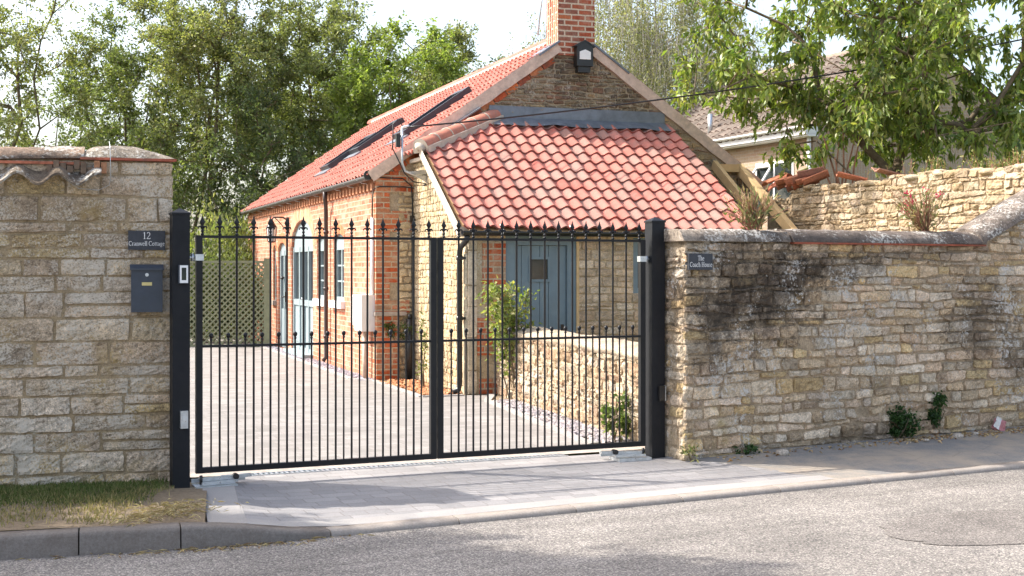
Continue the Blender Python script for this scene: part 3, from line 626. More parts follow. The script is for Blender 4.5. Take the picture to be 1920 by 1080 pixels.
mb.box(Fr((-12, 9.908, 2.363), (1, 0, 0), (0, 1, 0), Z), 0, 8.84, 0, 0.5, 0, 0.02, (.42, .15, .09)); mb.build('coping_edge', 'tile_old', lw)
# broken course of wavy pantiles under the coping
mb = MB(); rows = []
for j, (n, zz) in enumerate([(0.125, 2.262), (0.08, 2.292), (0.0, 2.345), (-0.06, 2.372)]):
    rows.append([])
    for k in range(121):
        x = -5.4 + 2.36 * k / 120
        w = 0.040 * math.cos(2 * math.pi * (x + 3.34) / 0.275) * (1 if j < 2 else 0.7)
        rows[-1].append(V3(x, 9.95 - n + 0.006 * noise.noise(Vector((x * 4, j, 0))), zz + w + 0.006 * noise.noise(Vector((x * 4, j, 4)))))
mb.grid(rows, (.34, .26, .18), True, flip=False)
low = [p - Z * 0.018 + V3(0, 0.004) for p in rows[0]]
mb.grid([low, rows[0]], (.40, .31, .22), True, flip=False)
mb.grid([[p - Z * 0.018 for p in rows[3]], low], (.2, .15, .1), True, flip=False)
mb.build('pantile_course', 'coping', lw)
mb = MB()
for k in range(9):
    x = -3.42 + k * 0.047; mb.box(Fr((x, 9.93, 2.31 + 0.02 * math.sin(k * 2)), (1, 0, 0), Z, (0, -1, 0)), 0, 0.04, 0, 0.05 + 0.015 * (k % 3), 0, 0.03 + 0.01 * (k % 2), (.40, .20, .11) if k > 6 else (.17, .12, .085))
mb.build('broken_tile', 'tile_old', lw)
# a pale wire hooped over the pier cap
mb = MB(); mb.tube([V3(-2.99, 10.2, 2.55), V3(-2.985, 10.0, 2.548), V3(-2.98, 9.92, 2.50), V3(-2.978, 9.895, 2.43), V3(-2.975, 9.895, 2.28), V3(-2.985, 9.91, 2.22), V3(-3.06, 9.915, 2.18), V3(-3.2, 9.915, 2.19), V3(-3.28, 9.915, 2.25), V3(-3.34, 9.90, 2.29)], 0.0020, 6)
wo = tag(mb.build('wire', 'galv', loc=(-2.98, 9.9, 2.4)), 'thin pale wire hooped over the pier cap of the left wall', 'wire')

LWA = math.atan(.3)
lw.rotation_euler.z = LWA
def turn(o):
    d = o.location - V3(-2.54, 9.95); d.rotate(Matrix.Rotation(LWA, 3, 'Z')); o.location = V3(-2.54, 9.95) + d; o.rotation_euler.z += LWA
turn(wo)
# ------------------------------------------------------------------ right boundary wall
rw = empty('stone_wall', wall(2.5), 'sooty coursed rubble wall with rounded coping, along the pavement on the right', 'wall')
fw = Fr(W0, WD, Z, WN)
top_r = lambda u: 1.84 if u < 3.7 else min(2.5, 1.845 + (u - 3.7) * 0.43)
mb = MB(); us = [0.02, 3.7, 5.2, 16]
mb.prism(fw, [(0.02, -0.1), (16, -0.1)] + [(u, top_r(u)) for u in us[::-1]], -0.40, -0.010, (.40, .31, .21)); mb.build('core', 'mortar_right', rw)
mb = MB()
pr = palette([(.56, .45, .32), (.50, .38, .25), (.60, .50, .38), (.46, .36, .25), (.55, .45, .33), (.48, .36, .25), (.54, .40, .22), (.60, .48, .36)], 0.24)
stones(mb, fw, 7.6, lambda u: top_r(u) - 0.005, lambda u: -0.03, (0.045, 0.11), (0.10, 0.34), gap=0.012, prot=0.012, rough=0.024, pal=pr, seed=21, wob=0.022, rnd=0.10, cell=0.025, keep=0.98, tilt=.8)
fe = Fr(wall(0.02, -0.40), WN, Z, -WD)
stones(mb, fe, 0.41, lambda u: 1.84, lambda u: -0.03, (0.07, 0.15), (0.15, 0.36), gap=0.015, prot=0.014, rough=0.022, pal=pr, seed=22, wob=0.015, rnd=0.1, cell=0.03)
mb.build('masonry', 'stone_right', rw)
mb = MB()
coping_sweep(mb, [wall(-0.03, 0, 1.838), wall(1.17, 0, 1.84)], WN, 0.035, 0.44, 0.088, (.42, .35, .28), seed=5, amp=0.014, p=3.2)
mb.build('coping', 'coping', rw)
mb = MB()
coping_sweep(mb, [wall(1.19, 0, 1.842), wall(2.45, 0, 1.842), wall(3.72, 0, 1.848)], WN, 0.05, 0.45, 0.105, (.26, .21, .175), seed=6, amp=0.012, p=2.0)
coping_sweep(mb, [wall(3.66, 0, 1.845), wall(4.33, 0, 2.13), wall(5.2, 0, 2.5), wall(16, 0, 2.5)], WN, 0.05, 0.45, 0.135, (.28, .23, .19), seed=7, amp=0.014, p=2.0)
mb.build('ridge_coping', 'coping', rw)
mb = MB(); mb.box(Fr(wall(1.2, 0.056, 1.826), WD, -WN, Z), 0, 2.5, 0, 0.1, 0, 0.016, (.30, .09, .055)); mb.build('tile_edge', 'tile_old', rw)

# ------------------------------------------------------------------ low lit wall inside the gate
Q0 = V3(1.17, 12.2); Q1 = V3(-0.20, 17.1); QD = (Q1 - Q0).normalized(); QN = V3(-QD.y, QD.x); QL = (Q1 - Q0).length
iw = empty('stone_wall', Q0.lerp(Q1, .5), 'low sunlit rubble wall with a pale sloping cap, inside the gate in front of the cottage door', 'wall')
top_q = lambda u: 0.80 + 0.02 * math.sin(u * 1.7)
mb = MB(); mb.prism(Fr(Q0, QD, Z, QN), [(-0.9, -0.1), (QL, -0.1), (QL, 0.80), (-0.9, 0.80)], -0.36, -0.012, (.55, .44, .30)); mb.build('core', 'mortar_left', iw)
mb = MB(); pq = palette([(.46, .37, .265), (.41, .32, .22), (.50, .42, .32), (.38, .285, .19), (.45, .37, .29), (.36, .25, .17)], 0.2)
stones(mb, Fr(Q0 - QD * 0.9, QD, Z, QN), QL + 0.88, lambda u: 0.80, lambda u: -0.03, (0.05, 0.12), (0.10, 0.30), gap=0.011, prot=0.012, rough=0.034, pal=pq, seed=31, wob=0.02, rnd=0.1, cell=0.03, tilt=.6)
mb.build('masonry', 'stone_yard', iw)
mb = MB(); rows = []
for k in range(140):
    u = -0.9 + (QL + 0.9) * k / 139; w = 0.028 * noise.noise(Vector((u * 3, 1, 1))) + .016 * noise.noise(Vector((u * 11, 2, 1))); t0 = 0.80 + 0.018 * noise.noise(Vector((u * 2, 4, 1))) + .014 * noise.noise(Vector((u * 9, 4, 5)))
    c = Q0 + QD * u
    rows.append([c + QN * (0.01 + w) + Z * (t0 - 0.03), c + QN * (0.035 + w) + Z * t0, c + QN * (0.03 + w) + Z * (t0 + 0.03), c - QN * 0.12 + Z * (t0 + 0.065 + w * .8), c - QN * 0.30 + Z * (t0 + 0.085 + w), c - QN * 0.38 + Z * (t0 + 0.07), c - QN * 0.385 + Z * (t0 - 0.05)])
mb.grid(rows, (.42, .345, .26), True, flip=True)
mb.build('cap', 'stone_cream', iw)

# ------------------------------------------------------------------ yard rubble wall at the right, lit
B0 = H(6.25, -0.6); BD = -LV; BN = V3(-EV.x, -EV.y)
bw_ = empty('stone_wall', B0 + BD * 3, 'tall sunlit dry rubble wall with a ragged top, behind the right boundary wall', 'wall')
top_b = lambda u: 2.86 + 0.018 * math.sin(u * 2.1) + 0.03 * noise.noise(Vector((u * 2.5, 3, 3))) - (0.15 if u < 0.4 else 0)
fb = Fr(B0, BD, Z, BN)
mb = MB(); mb.prism(fb, [(-0.3, 0), (7.5, 0)] + [(u, top_b(u) - 0.06) for u in np.linspace(7.5, -0.3, 30)], -0.42, -0.012, (.5, .4, .28)); mb.build('core', 'mortar_left', bw_)
mb = MB(); pb = palette([(.50, .39, .255), (.45, .34, .21), (.53, .43, .30), (.43, .32, .20), (.48, .37, .26)], 0.14)
stones(mb, fb, 7.45, top_b, lambda u: 1.6, (0.045, 0.10), (0.13, 0.34), gap=0.010, prot=0.014, rough=0.026, pal=pb, seed=41, wob=0.022, rnd=0.12, cell=0.035, keep=0.98, tilt=.8)
ft = Fr(B0 + Z * 0, BD, -BN, Z)
rr = random.Random(5)
for k in range(150):
    u = rr.uniform(0, 7.4); n = rr.uniform(0.02, 0.36); s_ = rr.uniform(0.05, 0.12)
    p = fb.p(u, top_b(u) - 0.05, -n); P = []
    for i in range(6):
        P.append([p + BD * (s_ * 1.3 * math.cos(a) * math.sin(math.pi * i / 5)) + BN * (s_ * math.sin(a) * math.sin(math.pi * i / 5)) + Z * (0.045 * math.cos(math.pi * i / 5)) for a in np.linspace(0, 2 * math.pi, 8)])
    P = [[q + Vector((noise.noise(q * 9), noise.noise(q * 9 + Z * 5), noise.noise(q * 8))) * 0.015 for q in r] for r in P]
    mb.grid(P, pb(rr, 0, 0), True)
mb.build('masonry', 'stone_yard', bw_)
# ------------------------------------------------------------------ gate posts and gate leaves
def post(s, label):
    c = gate(s); root = empty('gate_post', c, label, 'gate post')
    fr = Fr(c, GD, -GP, Z); h = 0.0625
    mb = MB(); mb.box(fr, -h, h, -h, h, -0.15, 2.0); mb.build('shaft', 'post', root, bevel=0.006)
    mb = MB(); P = [fr.p(u * .069, v * .069, 2.0) for u, v in ((-1, -1), (1, -1), (1, 1), (-1, 1))]; Q = [p + Z * 0.014 for p in P]; ap = c + Z * 2.05
    mb.face(P[::-1])
    for k in range(4): mb.face([P[k], P[(k + 1) % 4], Q[(k + 1) % 4], Q[k]]); mb.face([Q[k], Q[(k + 1) % 4], ap])
    mb.build('cap', 'post', root); return root
post(-0.165, 'dark steel gate post with the keypad panel, against the left stone wall')
post(3.845, 'dark steel gate post against the end of the right rubble wall')
SP = 3.674 / 28.86
def spear(mb, fr):
    """fr: u across the gate, v up, n towards the road; origin on top of the rail"""
    o = fr.O
    mb.lathe(o, [(0.006, 0), (0.013, 0.004), (0.013, 0.010), (0.008, 0.014), (0.0075, 0.024), (0.012, 0.028), (0.013, 0.033), (0.008, 0.038), (0.007, 0.05)], 8)
    A = [(0.0065, 0.044), (0.009, 0.060), (0.012, 0.066), (0.0075, 0.072), (0.0115, 0.084), (0.0175, 0.096), (0.0115, 0.112), (0.0055, 0.130), (0.0012, 0.152)]
    rows = []
    for w, z in A:
        w *= 1.22; d = 0.0035 + w * 0.3
        rows.append([fr.p(-w, z), fr.p(0, z, d), fr.p(w, z), fr.p(0, z, -d), fr.p(-w, z)])
    mb.grid(rows, smooth=False)
    for s in (-1, 1):
        mb.tube([fr.p(s * 0.004, 0.056), fr.p(s * 0.016, 0.066), fr.p(s * 0.026, 0.064), fr.p(s * 0.031, 0.055), fr.p(s * 0.028, 0.049)], [0.008, 0.0068, 0.0058, 0.005, 0.004], 6)
def leaf(k0, k1, label, hinge, s_h):
    root = empty('gate_leaf', gate((k0 + k1) / 2 * SP, 0, 0.1), label, 'gate')
    S0, S1 = k0 * SP, k1 * SP
    a, b = (S0 - 0.05, S1 + 0.058) if hinge < 0 else (S0 - 0.058, S1 + 0.05)
    for q in (0, 1):
        w = 0.048 if (q == 0) == (hinge < 0) else 0.048
        x0 = a if q == 0 else b - w
        mb = MB(); mb.box(Fr(gate(x0), GD, Z, -GP), 0, w, 0.095, 1.845, -0.022, 0.022); mb.build('stile', 'black', root, bevel=0.003)
    for nm, z0, z1, d in (('bottom_rail', 0.095, 0.137, 0.02), ('middle_rail', 1.022, 1.040, 0.013), ('top_rail', 1.832, 1.852, 0.016)):
        mb = MB(); mb.box(Fr(gate(a + (0.046 if nm != 'top_rail' else 0.0)), GD, Z, -GP), 0, (b - a) - (0.09 if nm != 'top_rail' else 0.0), z0, z1, -d, d); mb.build(nm, 'black', root, bevel=0.002)
    for k in range(k0, k1 + 1):
        s = k * SP; stile = k in (k0, k1)
        mb = MB(); top = gate(s, 0, 1.852)
        if not stile: 
            mb.tube([gate(s, 0, 0.137), gate(s, 0, 1.832)], 0.0082, 8, cap=False)
            mb.lathe(gate(s, 0, 1.018), [(0.0082, 0), (0.0115, 0.006), (0.0115, 0.018), (0.0082, 0.026)], 8)
            br = mb.build('bar', 'black', root)
        m2 = MB(); spear(m2, Fr(top, GD, Z, -GP)); m2.build('spear_finial', 'black', br if not stile else root)
        if k < k1:
            s += SP / 2; mb = MB(); mb.tube([gate(s, 0, 0.137), gate(s, 0, 1.085)], 0.0066, 8, cap=False); bs = mb.build('short_bar', 'black', root)
            m2 = MB(); m2.lathe(gate(s, 0, 1.04), [(0.0066, 0.0), (0.0066, 0.03), (0.0105, 0.036), (0.0105, 0.042), (0.0065, 0.046), (0.0105, 0.052), (0.0155, 0.062), (0.0165, 0.070), (0.0145, 0.079), (0.008, 0.086), (0.0, 0.088)], 10)
            m2.build('ball_finial', 'black', bs)
    # hinge bracket up at the post, worn patch at the foot
    mb = MB(); x = a if hinge < 0 else b; sg = -1 if hinge < 0 else 1
    lo, hi = (x - 0.005, x + 0.055) if hinge < 0 else (x - 0.055, x + 0.005)
    mb.box(Fr(gate(0), GD, Z, -GP), lo, hi, 1.665, 1.712, -0.027, 0.027)
    mb.tube([gate(x + sg * 0.0, 0, 1.688), gate(x + sg * 0.075, 0, 1.688)], 0.011, 10)
    mb.tube([gate(x + sg * 0.022, 0, 1.66), gate(x + sg * 0.022, 0, 1.716)], 0.015, 10)
    mb.build('hinge', 'galv', root)
    return root
leaf(0, 14, 'black wrought iron gate leaf with spear tops, hinged on the left post', -1, 0)
leaf(15, 29, 'black wrought iron gate leaf with spear tops, hinged on the right post', 1, 0)
def motor(s0, sg, label):
    root = empty('gate_motor', gate(s0, -0.02), label, 'gate motor'); fr = Fr(gate(s0), GD * sg, -GP, Z)
    mb = MB(); mb.box(fr, -0.07, 0.24, -0.07, 0.11, -0.1, 0.012); mb.box(fr, -0.07, 0.33, -0.072, -0.055, 0.018, 0.045); mb.build('base_plate', 'galv', root, bevel=0.003)
    mb = MB(); mb.beam(gate(s0 - sg * 0.03, -0.03, 0.05), gate(s0 + sg * 0.36, 0.0, 0.062), 0.05, 0.022); mb.beam(gate(s0 - sg * 0.02, -0.09, 0.03), gate(s0 + sg * 0.25, -0.06, 0.035), 0.018, 0.018); mb.build('arm', 'galv', root, bevel=0.002)
    mb = MB(); mb.tube([gate(s0 + sg * 0.24, -0.055, 0.062), gate(s0 + sg * 0.24, 0.0, 0.062)], 0.022, 12); mb.build('pivot', 'plastic_black', root)
    mb = MB(); mb.tube([gate(s0 - sg * 0.02, -0.05, 0.018), gate(s0 - sg * 0.02, -0.05, 0.085)], 0.012, 8); mb.build('pin', 'plastic_black', root)
motor(0.0, 1, 'galvanised underground gate motor plate at the foot of the left post')
motor(3.68, -1, 'galvanised underground gate motor plate at the foot of the right post')

# ------------------------------------------------------------------ lettering: serif strokes on unit height
def arc(cx, cy, rx, ry, a0, a1, n=14): return [(cx + rx * math.cos(R(a0 + (a1 - a0) * k / n)), cy + ry * math.sin(R(a0 + (a1 - a0) * k / n))) for k in range(n + 1)]
TK, TN = 0.105, 0.045
def sf(x, y, w=0.2): return ([(x - w / 2, y), (x + w / 2, y)], TN)
GL = {
 '1': (0.5, [([(0.25, 0), (0.25, 1)], TK), ([(0.08, 0.84), (0.25, 0.97)], TN), sf(0.25, 0.02, .34)]),
 '2': (0.62, [(arc(0.3, 0.72, 0.21, 0.25, 160, -35), 0.085), ([(0.475, 0.58), (0.08, 0.04)], 0.06), ([(0.06, 0.04), (0.54, 0.04), (0.57, 0.16)], 0.085)]),
 'C': (0.72, [(arc(0.39, 0.5, 0.31, 0.46, 48, 312, 22), 0.095), ([(0.62, 0.97), (0.62, 0.76)], TN), ([(0.63, 0.24), (0.60, 0.10)], TN)]),
 'T': (0.66, [([(0.33, 0.0), (0.33, 0.96)], TK), ([(0.04, 0.96), (0.62, 0.96)], 0.06), ([(0.05, 0.96), (0.04, 0.78)], TN), ([(0.61, 0.96), (0.62, 0.78)], TN), sf(0.33, 0.02, .3)]),
 'H': (0.80, [([(0.16, 0), (0.16, 1)], TK), ([(0.62, 0), (0.62, 1)], TK), ([(0.16, 0.52), (0.62, 0.52)], TN), sf(0.16, .02, .28), sf(0.62, .02, .28), sf(0.16, .98, .28), sf(0.62, .98, .28)]),
 'r': (0.40, [([(0.14, 0), (0.14, 0.64)], TK), (arc(0.30, 0.42, 0.14, 0.21, 150, 60), 0.06), sf(0.15, .02, .26), sf(0.09, .63, .12)]),
 'a': (0.50, [([(0.36, 0.08), (0.36, 0.48)], TK), (arc(0.22, 0.46, 0.14, 0.18, 10, 160), 0.06), (arc(0.20, 0.19, 0.14, 0.17, 60, 330), 0.075), ([(0.34, 0.36), (0.18, 0.33)], TN), ([(0.36, 0.06), (0.47, 0.05)], TN)]),
 'n': (0.56, [([(0.14, 0), (0.14, 0.64)], TK), (arc(0.28, 0.44, 0.14, 0.2, 160, 0), 0.06), ([(0.42, 0.46), (0.42, 0)], TK), sf(0.14, .02, .24), sf(0.42, .02, .24), sf(0.09, .63, .12)]),
 'w': (0.74, [([(0.06, 0.64), (0.23, 0.02)], 0.09), ([(0.23, 0.02), (0.37, 0.58)], TN), ([(0.35, 0.64), (0.52, 0.02)], 0.09), ([(0.52, 0.02), (0.68, 0.62)], TN), sf(0.07, .64, .2), sf(0.37, .64, .16), sf(0.67, .64, .16)]),
 'e': (0.48, [(arc(0.25, 0.32, 0.18, 0.30, 10, 320, 18), 0.08), ([(0.08, 0.38), (0.42, 0.38)], TN)]),
 'l': (0.30, [([(0.15, 0), (0.15, 1.02)], TK), sf(0.15, .02, .24), sf(0.10, 1.0, .12)]),
 'o': (0.54, [(arc(0.27, 0.32, 0.19, 0.29, 0, 360, 22), 0.085)]),
 't': (0.34, [([(0.15, 0.1), (0.15, 0.82)], 0.085), ([(0.03, 0.63), (0.31, 0.63)], 0.05), (arc(0.23, 0.11, 0.08, 0.09, 180, 310), 0.06)]),
 'g': (0.52, [(arc(0.23, 0.43, 0.15, 0.19, 0, 360, 18), 0.07), ([(0.36, 0.58), (0.48, 0.60)], 0.05), (arc(0.24, -0.12, 0.19, 0.14, 0, 360, 18), 0.06), ([(0.14, 0.27), (0.12, 0.12), (0.34, 0.03)], 0.05)]),
 'h': (0.56, [([(0.14, 0), (0.14, 1.02)], TK), (arc(0.28, 0.44, 0.14, 0.2, 160, 0), 0.06), ([(0.42, 0.46), (0.42, 0)], TK), sf(0.14, .02, .24), sf(0.42, .02, .24), sf(0.09, 1.0, .12)]),
 'u': (0.56, [([(0.13, 0.63), (0.13, 0.2)], TK), (arc(0.27, 0.2, 0.14, 0.18, 180, 350), 0.065), ([(0.42, 0.02), (0.42, 0.63)], TK), sf(0.08, .62, .14), sf(0.38, .62, .14), sf(0.47, .03, .1)]),
 's': (0.42, [(arc(0.21, 0.46, 0.12, 0.15, 40, 250, 12), 0.06), (arc(0.21, 0.17, 0.13, 0.15, 80, -140, 12), 0.07)]),
 'c': (0.47, [(arc(0.25, 0.32, 0.18, 0.30, 45, 315, 18), 0.08), ([(0.38, 0.53), (0.39, 0.50)], 0.09)]),
 ' ': (0.26, [])}
def text(mb, fr, s, cx, y, h, bold=1.0):
    wtot = sum(GL[c][0] for c in s) * h; x = cx - wtot / 2; kk = 0
    for c in s:
        w, st = GL[c]
        for pts, t in st:
            t *= h * bold; kk += 1; d = 0.0022 + 0.00006 * (kk % 9); L, Rr = [], []
            for i, (px_, py_) in enumerate(pts):
                a = pts[max(i - 1, 0)]; b = pts[min(i + 1, len(pts) - 1)]; dx, dy = b[0] - a[0], b[1] - a[1]; l = math.hypot(dx, dy) or 1
                nx, ny = -dy / l * t / 2, dx / l * t / 2
                L.append(fr.p(x + px_ * h + nx, y + py_ * h + ny, d)); Rr.append(fr.p(x + px_ * h - nx, y + py_ * h - ny, d))
            mb.grid([Rr, L], (.85, .85, .83), False)
        x += w * h
# house name plaques
pf = Fr((-2.72, 9.920, 1.815), (1, 0, 0), Z, (0, -1, 0))
sg = sg0 = empty('house_sign', pf.O, 'dark slate plaque reading 12 Cranwell Cottage, above the letterbox', 'sign')
mb = MB(); mb.box(pf, -0.132, 0.132, -0.071, 0.071, -0.02, 0.0); mb.build('plaque', 'slate', sg, bevel=0.002)
mb = MB(); text(mb, pf, '12', 0, 0.010, 0.050, 1.0); text(mb, pf, 'Cranwell Cottage', 0.0, -0.040, 0.0335, 1.0); mb.build('lettering', 'lettering', sg)
mb = MB()
for x in (-0.118, 0.118): mb.tube([pf.p(x, 0.0, -0.001), pf.p(x, 0.0, 0.0045)], 0.005, 8)
mb.build('screw', 'plastic_black', sg)
rf = Fr(wall(0.155, 0.035, 1.665), WD, Z, WN)
sg = empty('house_sign', rf.O, 'small slate plaque reading The Coach House, on the right rubble wall', 'sign')
mb = MB(); mb.box(rf, -0.128, 0.128, -0.069, 0.069, -0.06, 0.0); mb.build('plaque', 'slate', sg, bevel=0.002)
mb = MB(); text(mb, rf, 'The', 0, 0.010, 0.041, 1.0); text(mb, rf, 'Coach House', 0.0, -0.044, 0.041, 1.0); mb.build('lettering', 'lettering', sg)
mb = MB()
for x in (-0.112, 0.112): mb.tube([rf.p(x, 0.0, -0.001), rf.p(x, 0.0, 0.0045)], 0.005, 8)
mb.build('screw', 'plastic_black', sg)
turn(sg0)
# letterbox
lf = Fr((-2.72, 9.945, 1.285), (1, 0, 0), Z, (0, -1, 0))
lb = empty('letterbox', lf.O, 'dark blue grey steel letterbox with sloping lid and brass name plate, on the left wall', 'letterbox')
mb = MB(); mb.box(lf, -0.112, 0.112, 0, 0.31, -0.03, 0.085); mb.build('body', 'letterbox', lb, bevel=0.006)
mb = MB(); mb.prism(Fr(lf.O, -lf.N, Z, lf.U), [(0.03, 0.355), (-0.06, 0.350), (-0.102, 0.322), (-0.102, 0.308), (0.03, 0.311)], -0.120, 0.120); mb.build('lid', 'letterbox', lb, bevel=0.004)
mb = MB(); mb.tube([lf.p(0.0, 0.275, 0.084), lf.p(0.0, 0.275, 0.091)], 0.013, 14); mb.build('lock', 'galv', lb)
mb = MB(); mb.box(lf, -0.036, 0.036, 0.196, 0.220, 0.08, 0.0875); mb.build('name_plate', 'brass', lb)
turn(lb)
# entry keypad and photocells on the posts
def facep(s, u, z, n=0.0): return gate(s + u, -0.0625 - n, z)
kf = Fr(facep(-0.165, 0.012, 1.565), GD, Z, -GP)
kp = empty('entry_keypad', kf.O, 'slim white framed entry keypad with black window, on the left gate post', 'keypad')
mb = MB(); mb.box(kf, -0.036, 0.033, -0.068, 0.068, 0, 0.03); mb.build('back_box', 'letterbox', kp, bevel=0.003)
mb = MB()
for u0, u1, v0, v1 in ((-0.028, -0.016, -0.064, 0.064), (0.018, 0.030, -0.064, 0.064), (-0.016, 0.018, 0.047, 0.064), (-0.016, 0.018, -0.064, -0.044)): mb.box(kf, u0, u1, v0, v1, 0.03, 0.036)
mb.build('frame', 'white', kp)
mb = MB(); mb.box(kf, -0.016, 0.018, -0.044, 0.047, 0.03, 0.033); mb.build('window', 'glass', kp)
for s, u, z, lab in ((-0.165, 0.018, 0.505, 'small grey photocell low on the left gate post'), (3.845, 0.020, 0.545, 'small dark photocell with a bright edge low on the right gate post')):
    cf = Fr(facep(s, u, z), GD, Z, -GP); pc = empty('photocell', cf.O, lab, 'photocell')
    mb = MB(); mb.box(cf, -0.028, 0.026, -0.064, 0.064, 0, 0.03); mb.build('housing', 'galv' if s < 0 else 'plastic_black', pc, bevel=0.004)
    mb = MB(); mb.box(cf, 0.027, 0.033, -0.066, 0.066, 0.004, 0.034) if s > 0 else mb.box(cf, -0.012, 0.012, -0.05, 0.05, 0.03, 0.032); mb.build('lens', 'galv', pc)
# ------------------------------------------------------------------ coach house
hs_ = empty('brick_house', H(3.1, 4), 'low brick and stone coach house with red clay pantile roofs, behind the gate', 'house')
hl = Fr(A0, LV, Z, -EV)          # long left wall: u along the wall away from us, n outwards
hg = Fr(A0, EV, Z, -LV)          # gable towards us
EAV, RISE, HALF, LEN = 3.02, 2.17, 3.1, 12.9
PIT = math.atan(RISE / HALF)
def wall_open(mb, fr, W, Hh, ops, dep=0.11, seg=10, vtop=None):
    """brick wall with arched openings (u0,u1,v0,vs,vt); faces carry uv in metres; reveals go inwards"""
    us = sorted({0.0, W} | {o[0] for o in ops} | {o[1] for o in ops}); q = lambda *a: mb.face([fr.p(u, v) for u, v in a], uv=[(u, v) for u, v in a])
    for a, b in zip(us, us[1:]):
        o = next((o for o in ops if o[0] <= a + 1e-6 and o[1] >= b - 1e-6), None)
        if not o: q((a, 0), (b, 0), (b, Hh), (a, Hh)); continue
        u0, u1, v0, vs, vt = o
        if v0 > 0: q((u0, 0), (u1, 0), (u1, v0), (u0, v0))
        cu, ru = (u0 + u1) / 2, (u1 - u0) / 2
        A = [(cu - ru * math.cos(math.pi * k / seg), vs + (vt - vs) * math.sin(math.pi * k / seg)) for k in range(seg + 1)]
        for (x0, y0), (x1, y1) in zip(A, A[1:]): q((x0, y0), (x1, y1), (x1, Hh), (x0, Hh))
        ring = [(u0, v0)] + A + [(u1, v0)]; L = 0
        for (x0, y0), (x1, y1) in zip(ring, ring[1:] + ring[:1]):
            mb.face([fr.p(x0, y0), fr.p(x0, y0, -dep), fr.p(x1, y1, -dep), fr.p(x1, y1)], uv=[(0, y0 + x0), (dep, y0 + x0), (dep, y1 + x1), (0, y1 + x1)])
ops = [(2.18, 3.00, 1.08, 2.08, 2.18), (3.58, 4.42, 1.08, 2.08, 2.18), (4.80, 7.02, 0.0, 2.02, 2.52), (7.62, 8.58, 0.0, 1.98, 2.14), (8.84, 9.22, 0.95, 1.98, 2.10)]
mb = MB(); wall_open(mb, hl, LEN, EAV, ops); mb.build('side_wall', 'brick_wall', hs_)
# bleached soldier arch over the big opening and the small arches
for (u0, u1, v0, vs, vt), th in zip(ops, (0.16, 0.16, 0.34, 0.2, 0.15)):
    cu, ru = (u0 + u1) / 2, (u1 - u0) / 2; n = int((u1 - u0) * 9) + 5; mb = MB()
    for k in range(n):
        a0, a1 = math.pi * (k + .06) / n, math.pi * (k + .94) / n
        P = lambda a, e: (cu - (ru + e * .55) * math.cos(a), vs + (vt - vs + e) * math.sin(a))
        w = 0.9 + 0.2 * ((k * 7) % 5) / 5
        mb.prism(hl, [P(a0, 0.004), P(a1, 0.004), P(a1, th), P(a0, th)], -0.02, 0.006, (.66 * w, .36 * w, .22 * w) if vt > 2.4 else (.58 * w, .22 * w, .11 * w))
    mb.build('brick_arch', 'tile_old', hs_)
# dentil course under the eaves
mb = MB(); mb.box(hl, 0.0, LEN, EAV - 0.17, EAV - 0.02, 0.0, 0.022, (.35, .15, .09))
for k in range(int(LEN / 0.24)): mb.box(hl, 0.06 + k * 0.24, 0.06 + k * 0.24 + 0.115, EAV - 0.27, EAV - 0.172, 0, 0.045, (.40, .19, .11))
mb.build('dentil_course', 'tile_old', hs_)
# inside darkness, back and far walls keep the house solid
mb = MB(); mb.box(Fr(A0, EV, LV, Z), 0.115, 6.2, 0.3, LEN, 0, EAV - 0.02); mb.build('inner_wall', 'mortar', hs_)
# gable: mortar backing, rubble, brick quoins
roof_z = lambda s: EAV + RISE * (1 - abs(s - HALF) / HALF)
mb = MB(); mb.prism(hg, [(0.0, 0), (6.25, 0), (6.25, EAV - 0.03), (HALF, EAV + RISE - 0.03), (0.0, EAV - 0.03)], -0.30, -0.012, (.38, .31, .22)); mb.build('gable_core', 'mortar_left', hs_)
pg = palette([(.40, .32, .21), (.36, .28, .19), (.44, .36, .24), (.33, .26, .19), (.46, .34, .19), (.38, .22, .14)], 0.2)
mb = MB()
stones(mb, hg, 6.2, lambda u: roof_z(u) - 0.12, lambda u: 3.82 if 0.5 < u < 4.55 else (9.0 if u <= 0.5 else 1.6), (0.04, 0.10), (0.08, 0.28), gap=0.014, prot=0.013, rough=0.02, pal=pg, seed=51, wob=0.022, rnd=0.12, cell=0.035, tilt=.7, u_start=0.30)
mb.build('gable_masonry', 'stone_gable', hs_)
mb = MB()
pz = palette([(.56, .45, .28), (.50, .39, .24), (.60, .48, .31)], 0.15)
stones(mb, hg, 0.62, lambda u: 2.75, lambda u: 0.0, (0.07, 0.13), (0.12, 0.3), gap=0.02, prot=0.014, rough=0.015, pal=pz, seed=52, wob=0.015, rnd=0.1, cell=0.04, u_start=0.33, n0=0.004)
mb.build('corner_masonry', 'stone_cream', hs_)
mb = MB()
def uvq(fr, u0, u1, v0, v1, n): mb.face([fr.p(u0, v0, n), fr.p(u1, v0, n), fr.p(u1, v1, n), fr.p(u0, v1, n)], uv=[(u0, v0), (u1, v0), (u1, v1), (u0, v1)])
mb.box(hg, -0.004, 0.34, 0, 0.93, -0.2, 0.05); mb.box(hg, -0.003, 0.20, 0.97, 2.98, -0.2, 0.012); mb.box(hg, 0.20, 0.36, 1.4, 2.0, -0.2, 0.010); mb.box(hg, 0.20, 0.56, 2.15, 2.45, -0.2, 0.010); mb.box(hg, 0.20, 0.60, 2.72, 3.02, -0.2, 0.010); mb.box(hg, 0.2, 0.5, 0.97, 1.15, -0.2, .010)
mb.build('brick_quoin', 'brick_quoin', hs_)
mb = MB(); mb.box(hg, -0.03, 0.44, 0.93, 0.985, -0.1, 0.075); mb.build('stone_ledge', 'concrete', hs_, bevel=0.008)
